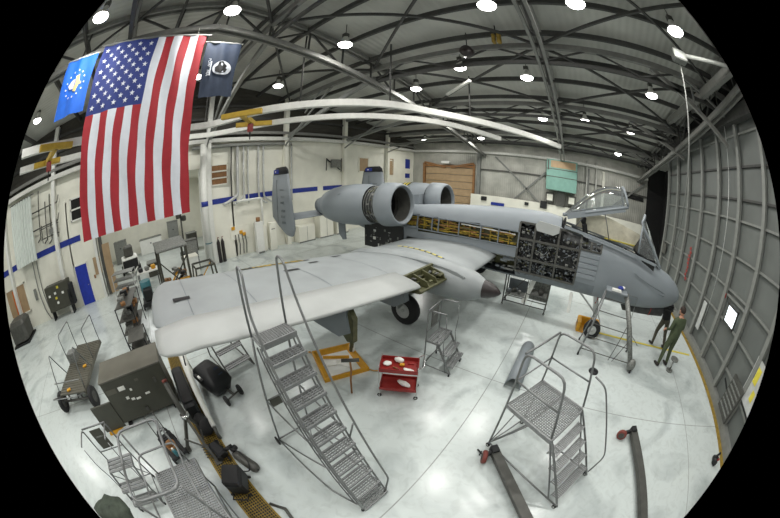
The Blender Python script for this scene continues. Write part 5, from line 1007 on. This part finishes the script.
single('hanging_cable',G().tube([(XR-.28,8.9,8.2),(XR-.25,9.0,4.5),(XR-.22,9.1,1.0)],.018),'hub','thin pale cable hanging down the ribbed wall above the two men','cable')
single('box_panel',G().box((XR-.12,16.6,2.4),(.06,.7,.6)),'steel','grey square box on the ribbed wall behind the windscreen','box')
# ------------------------------------------------------------------ people
def skinmesh(chains,root=0):
    """chains: list of lists of (pos, radius); joined at equal positions"""
    vs=[];rs=[];es=[];idx={}
    for ch in chains:
        prev=None
        for p,r in ch:
            k=tuple(round(c,4) for c in p)
            if k not in idx: idx[k]=len(vs); vs.append(p); rs.append(r)
            i=idx[k]
            if prev is not None and prev!=i: es.append((prev,i))
            prev=i
    me=bpy.data.meshes.new('tmp'); me.from_pydata(vs,es,[]); o=bpy.data.objects.new('tmp',me); C.objects.link(o)
    md=o.modifiers.new('s','SKIN'); sl=me.skin_vertices[0].data if me.skin_vertices else None
    if sl is None:
        me.attributes.new('skin','FLOAT',"POINT")
    for i,r in enumerate(rs):
        d=me.skin_vertices[0].data[i]; d.radius=(r,r) if not isinstance(r,tuple) else r; d.use_root=(i==root)
    sb=o.modifiers.new('b','SUBSURF'); sb.levels=2; sb.render_levels=2
    dg=bpy.context.evaluated_depsgraph_get(); ev=o.evaluated_get(dg); m2=bpy.data.meshes.new_from_object(ev)
    V_=[v.co.copy() for v in m2.vertices]; F_=[tuple(p.vertices) for p in m2.polygons]
    bpy.data.objects.remove(o); return V_,F_
def person(label,loc,rz,J,colf,mats,hair='hair'):
    t=thing('person',label,'person',loc,rz); 
    lim=lambda a,b,ra,rb,n=3:[(tuple(V(a).lerp(V(b),i/n)),ra+(rb-ra)*i/n) for i in range(n+1)]
    pel,ch,nk=J['pelvis'],J['chest'],J['neck']
    chains=[[(pel,.15),(tuple(V(pel).lerp(V(ch),.5)),.14),(ch,.165),(nk,.06),(J['head0'],.062)]]
    for sd in'LR':
        chains.append([(pel,.15)]+lim(J['hip'+sd],J['knee'+sd],.098,.066)+lim(J['knee'+sd],J['ank'+sd],.066,.045)[1:]+[(J['heel'+sd],.045),(J['toe'+sd],.035)])
        chains.append([(ch,.165),(J['sh'+sd],.068)]+lim(J['sh'+sd],J['elb'+sd],.062,.045)[1:]+lim(J['elb'+sd],J['wr'+sd],.045,.03)[1:])
    vs,fs=skinmesh(chains); g=G(); g.v=vs
    cen=lambda f:sum((vs[i] for i in f),V())/len(f)
    for f in fs: g.f.append(f); g.m.append(colf(cen(f))); g.sm.append(True)
    # head with nose, ears
    hd=V(J['head']); fw=V(J['face']).normalized(); up=(hd-V(J['neck'])).normalized(); sdv=up.cross(fw).normalized(); fw=sdv.cross(up)
    R=Mx((sdv,fw,up)).transposed(); g.ell(hd,(.075,.098,.118),3,R,16,12); g.ell(hd+R@V((0,.098,-.01)),(.013,.02,.022),3,R,8,6); g.ell(hd+R@V((0,.075,-.075)),(.04,.03,.03),3,R,8,6)
    for sx in(-1,1): g.ell(hd+R@V((sx*.077,0,-.005)),(.012,.02,.03),3,R,8,6); g.ell(hd+R@V((sx*.03,.085,.015)),(.013,.01,.008),4,R,8,6)
    g.ell(hd+R@V((0,.092,-.055)),(.024,.008,.006),4,R,8,6)
    for sd in'LR':                          # hands: palm, four fingers, thumb
        w_=V(J['wr'+sd]); hdv=(w_-V(J['elb'+sd])).normalized(); cr=hdv.orthogonal().normalized(); nrm=hdv.cross(cr); R2=Mx((cr,hdv,nrm)).transposed()
        g.ell(w_+hdv*.05,(.04,.055,.018),3,R2,10,6)
        for k,ln in enumerate((.065,.075,.07,.055)):
            b=w_+hdv*.088+cr*(-.03+k*.02); g.tube([b,b+hdv*ln*.5+nrm*.008,b+hdv*ln*.85+nrm*.03],.009,6,3)
        b=w_+hdv*.03-cr*.035; g.tube([b,b+hdv*.03-cr*.025,b+hdv*.06-cr*.03+nrm*.01],.01,6,3)
    obj('body',g,mats,t)
    hg=G().ell(hd+R@V((0,-.018,.025)),(.084,.1,.108),0,R,16,12); keep=[]
    hg2=G(); hg2.v=hg.v
    for f,m_ in zip(hg.f,hg.m):
        c=R.transposed()@(sum((hg.v[i] for i in f),V())/len(f)-hd)
        if c.y<.04 or c.z>.07: 
            if c.z>-.06: hg2.f.append(f); hg2.m.append(0); hg2.sm.append(True)
    obj('hair',hg2,hair,t); return t
# man in a green flight suit, seen from behind: local +y = facing
J=dict(pelvis=(0,0,.96),chest=(0,.02,1.32),neck=(0,.0,1.5),head0=(0,.02,1.56),head=(0,.04,1.66),face=(0.1,1,-.25),
 hipL=(-.1,0,.9),kneeL=(-.13,.03,.5),ankL=(-.17,-.02,.1),heelL=(-.17,-.05,.045),toeL=(-.19,.15,.04),hipR=(.1,0,.9),kneeR=(.13,.03,.5),ankR=(.15,-.03,.1),heelR=(.15,-.06,.045),toeR=(.18,.14,.04),
 shL=(-.2,0,1.41),elbL=(-.26,.02,1.14),wrL=(-.2,.22,1.02),shR=(.2,0,1.41),elbR=(.27,.0,1.14),wrR=(.2,.2,1.0))
def colA(c): return 2 if c.z<.13 else (3 if c.z>1.5 else (3 if (abs(c.x)>.15 and c.y>.17 and .9<c.z<1.15) else 0))
person('person in an olive green flight suit seen from behind by the yellow floor line',(4.66,7.5,0),math.radians(20),J,colA,['green','green','boot','skinp','blk']).scale=(1.4,1.4,1.1)
J=dict(pelvis=(0,0,.93),chest=(0,.14,1.24),neck=(0,.22,1.38),head0=(0,.25,1.43),head=(0,.31,1.5),face=(0,1,-.6),
 hipL=(-.1,0,.88),kneeL=(-.14,.1,.48),ankL=(-.2,.02,.1),heelL=(-.2,-.01,.045),toeL=(-.24,.18,.04),hipR=(.1,0,.88),kneeR=(.14,-.04,.48),ankR=(.18,-.2,.1),heelR=(.18,-.23,.045),toeR=(.22,-.04,.04),
 shL=(-.2,.15,1.33),elbL=(-.27,.2,1.06),wrL=(-.2,.42,1.05),shR=(.2,.15,1.33),elbR=(.26,.22,1.06),wrR=(.18,.42,1.08))
def colB(c): return 2 if c.z<.13 else (1 if c.z<.93 else (3 if (abs(c.x)>.1 and c.y>.27 and c.z<1.15) or c.z>1.41 else 0))
person('person in black shirt and camouflage trousers leaning in by the aircraft nose',(4.75,8.8,0),math.radians(15),J,colB,['tshirt','camo','boot','skinp','blk']).scale=(1.3,1.3,1.08)

for (px,py,z,l) in ((597,300,1.15,'red streamer hanging from the nose wheel leg'),(650,312,1.2,'red streamer hanging below the aircraft nose by the ladder')):
    p=at(px,py,1,8.05); single('warning_ribbon',G().tube([p+V((0,0,.16)),p+V((.03,.01,0)),p+V((-.02,0,-.16))],.02,5),'red',l,'streamer')
single('floor_cable',G().tube([at(270,505,2,.03),at(285,510,2,.03),at(296,525,2,.03)],.03),'steel','short dark bar lying on the floor beside the bottom of the yellow grating','bar')
single('hand_stool',G().cyl((5.0,7.25,0),(5.0,7.25,.04),.14,.14).cyl((5.0,7.25,.04),(5.0,7.25,.4),.03).cyl((5.0,7.25,.4),(5.0,7.25,.45),.17,.17),'gear','small grey stool on the floor beside the man in the green flight suit','stool')

# pipework and brackets high on the left wall, far left
for (y,z0,z1,l) in ((-8.3,4.2,6.6,'grey riser pipe high on the wall between curtain and louvred window'),(-7.7,4.0,5.9,'second grey riser pipe high on the wall left of the louvred window'),(-7.3,3.9,6.2,'third grey riser pipe high on the wall nearest the louvred window')):
    single('wall_riser',G().tube([(XL+.15,y,z1),(XL+.15,y,z0),(XL+.15,y-.3,z0-.15)],.04,7,fil=.1),'steel',l,'pipe')
for z,l in ((5.6,'upper horizontal pipe crossing the risers high on the wall'),(4.7,'lower horizontal pipe crossing the risers high on the wall')): single('wall_branch_pipe',G().tube([(XL+.22,-8.9,z),(XL+.22,-6.6,z),(XL+.22,-6.5,z+.35)],.035,7,fil=.1),'steel',l,'pipe')
t=thing('pipe_rack','grey pipe rack with small shelves fixed high on the wall right of the curtain','wall rack',(XL+.25,-7.4,4.1)); obj('rack_frame',G().bar((0,-.8,0),(0,.8,0),.06,.06).bar((0,-.8,.5),(0,.8,.5),.05,.05).bar((0,-.7,-.2),(0,-.7,.7),.05,.05,up=(1,0,0)).bar((0,.7,-.2),(0,.7,.7),.05,.05,up=(1,0,0)),'steel',t); obj('junction_box',G().box((.08,.2,.2),(.2,.35,.3),bev=.02),'gear',t)
# round white column with a blue band beside the recess
t=thing('round_column','round white column with a blue band standing right of the recess opening','column',(XL+.45,3.15,0)); obj('shaft',G().cyl((0,0,0),(0,0,6.7),.2,n=20),'white',t); obj('blue_band',G().cyl((0,0,3.28),(0,0,3.56),.206,n=20),'blue',t); obj('green_strap',G().cyl((0,0,1.25),(0,0,1.3),.21,n=20),'tealb',t)
# stored gear inside the recess
for k,(x,y,w_,d_,h_,m,l,c) in enumerate(((-23.5,-3.6,.8,1.2,1.7,'gear','grey storage cabinet at the back left of the recess','cabinet'),(-24.3,-.6,.8,2.2,1.2,'white','long white bench unit along the back of the recess','bench'),(-24.0,1.7,.8,1.0,2.1,'ribg','tall pale cabinet at the back right of the recess','cabinet'),(-20.5,2.9,1.0,.8,1.3,'steel','dark grey trunk near the right side of the recess','trunk'),(-17.9,-3.9,1.0,.7,1.0,'cream','cream trunk at the left side of the recess','trunk'),(-16.8,-.6,.9,.7,.75,'olive','olive box standing at the mouth of the recess','box'))):
    t=thing('storage_'+{'cabinet':'cabinet','bench':'bench','trunk':'chest','box':'box'}[c],l,c,(x,y,0)); obj('body',G().box((0,0,h_/2),(w_,d_,h_),bev=.03),m,t); obj('top_lid',G().box((0,0,h_+.02),(w_+.05,d_+.05,.05),bev=.01),'gear',t); obj('latch',G().box((w_/2+.02,0,h_*.7),(.03,.12,.08)),'blk',t)
t=thing('work_bench','white bench with dark parts beside the tilted grey tray stand','bench',(-14.6,-.9,0)); obj('tabletop',G().box((0,0,.85),(.8,1.3,.06),bev=.01),'white',t)
for sx in(-1,1):
    for sy in(-1,1): obj('leg',G().box((sx*.35,sy*.6,.41),(.05,.05,.82)),'steel',t)
for i,(yy,m,l) in enumerate(((-1.3,'blk','black part on the left end of the white bench'),(-.9,'gear','grey part in the middle of the white bench'),(-.5,'yel','yellow part on the right end of the white bench'))): single('bench_part',G().box((-14.55,yy,.98),(.3,.25,.2),.3,bev=.03),m,l,'machine part')
t=thing('tail_stand','dark olive tubular stand behind the wing to the right of the tilted tray stand','stand',(-10.2,1.75,0))
for x,y in((-.4,-.4),(.4,-.4),(-.4,.4),(.4,.4)): obj('leg',G().bar((x*1.3,y*1.3,0),(x,y,1.5),.06,.06,up=(1,0,0)),'olive',t)
obj('top_frame',G().tube([(-.4,-.4,1.5),(.4,-.4,1.5),(.4,.4,1.5),(-.4,.4,1.5),(-.4,-.4,1.5)],.04),'olive',t); obj('cross_brace',G().bar((-.5,-.5,.3),(.4,-.4,1.4),.04,.04).bar((-.5,-.5,.3),(-.4,.4,1.4),.04,.04),'yel',t)
# ==== TAIL ====
sc=bpy.context.scene
w=bpy.data.worlds.new('world'); sc.world=w; w.use_nodes=True; w.node_tree.nodes['Background'].inputs[0].default_value=(.5,.55,.6,1); w.node_tree.nodes['Background'].inputs[1].default_value=.3
vs=sc.view_settings; vs.view_transform='Standard'; vs.look='None'; vs.gamma=1; vs.use_curve_mapping=False; vs.exposure=-1.25
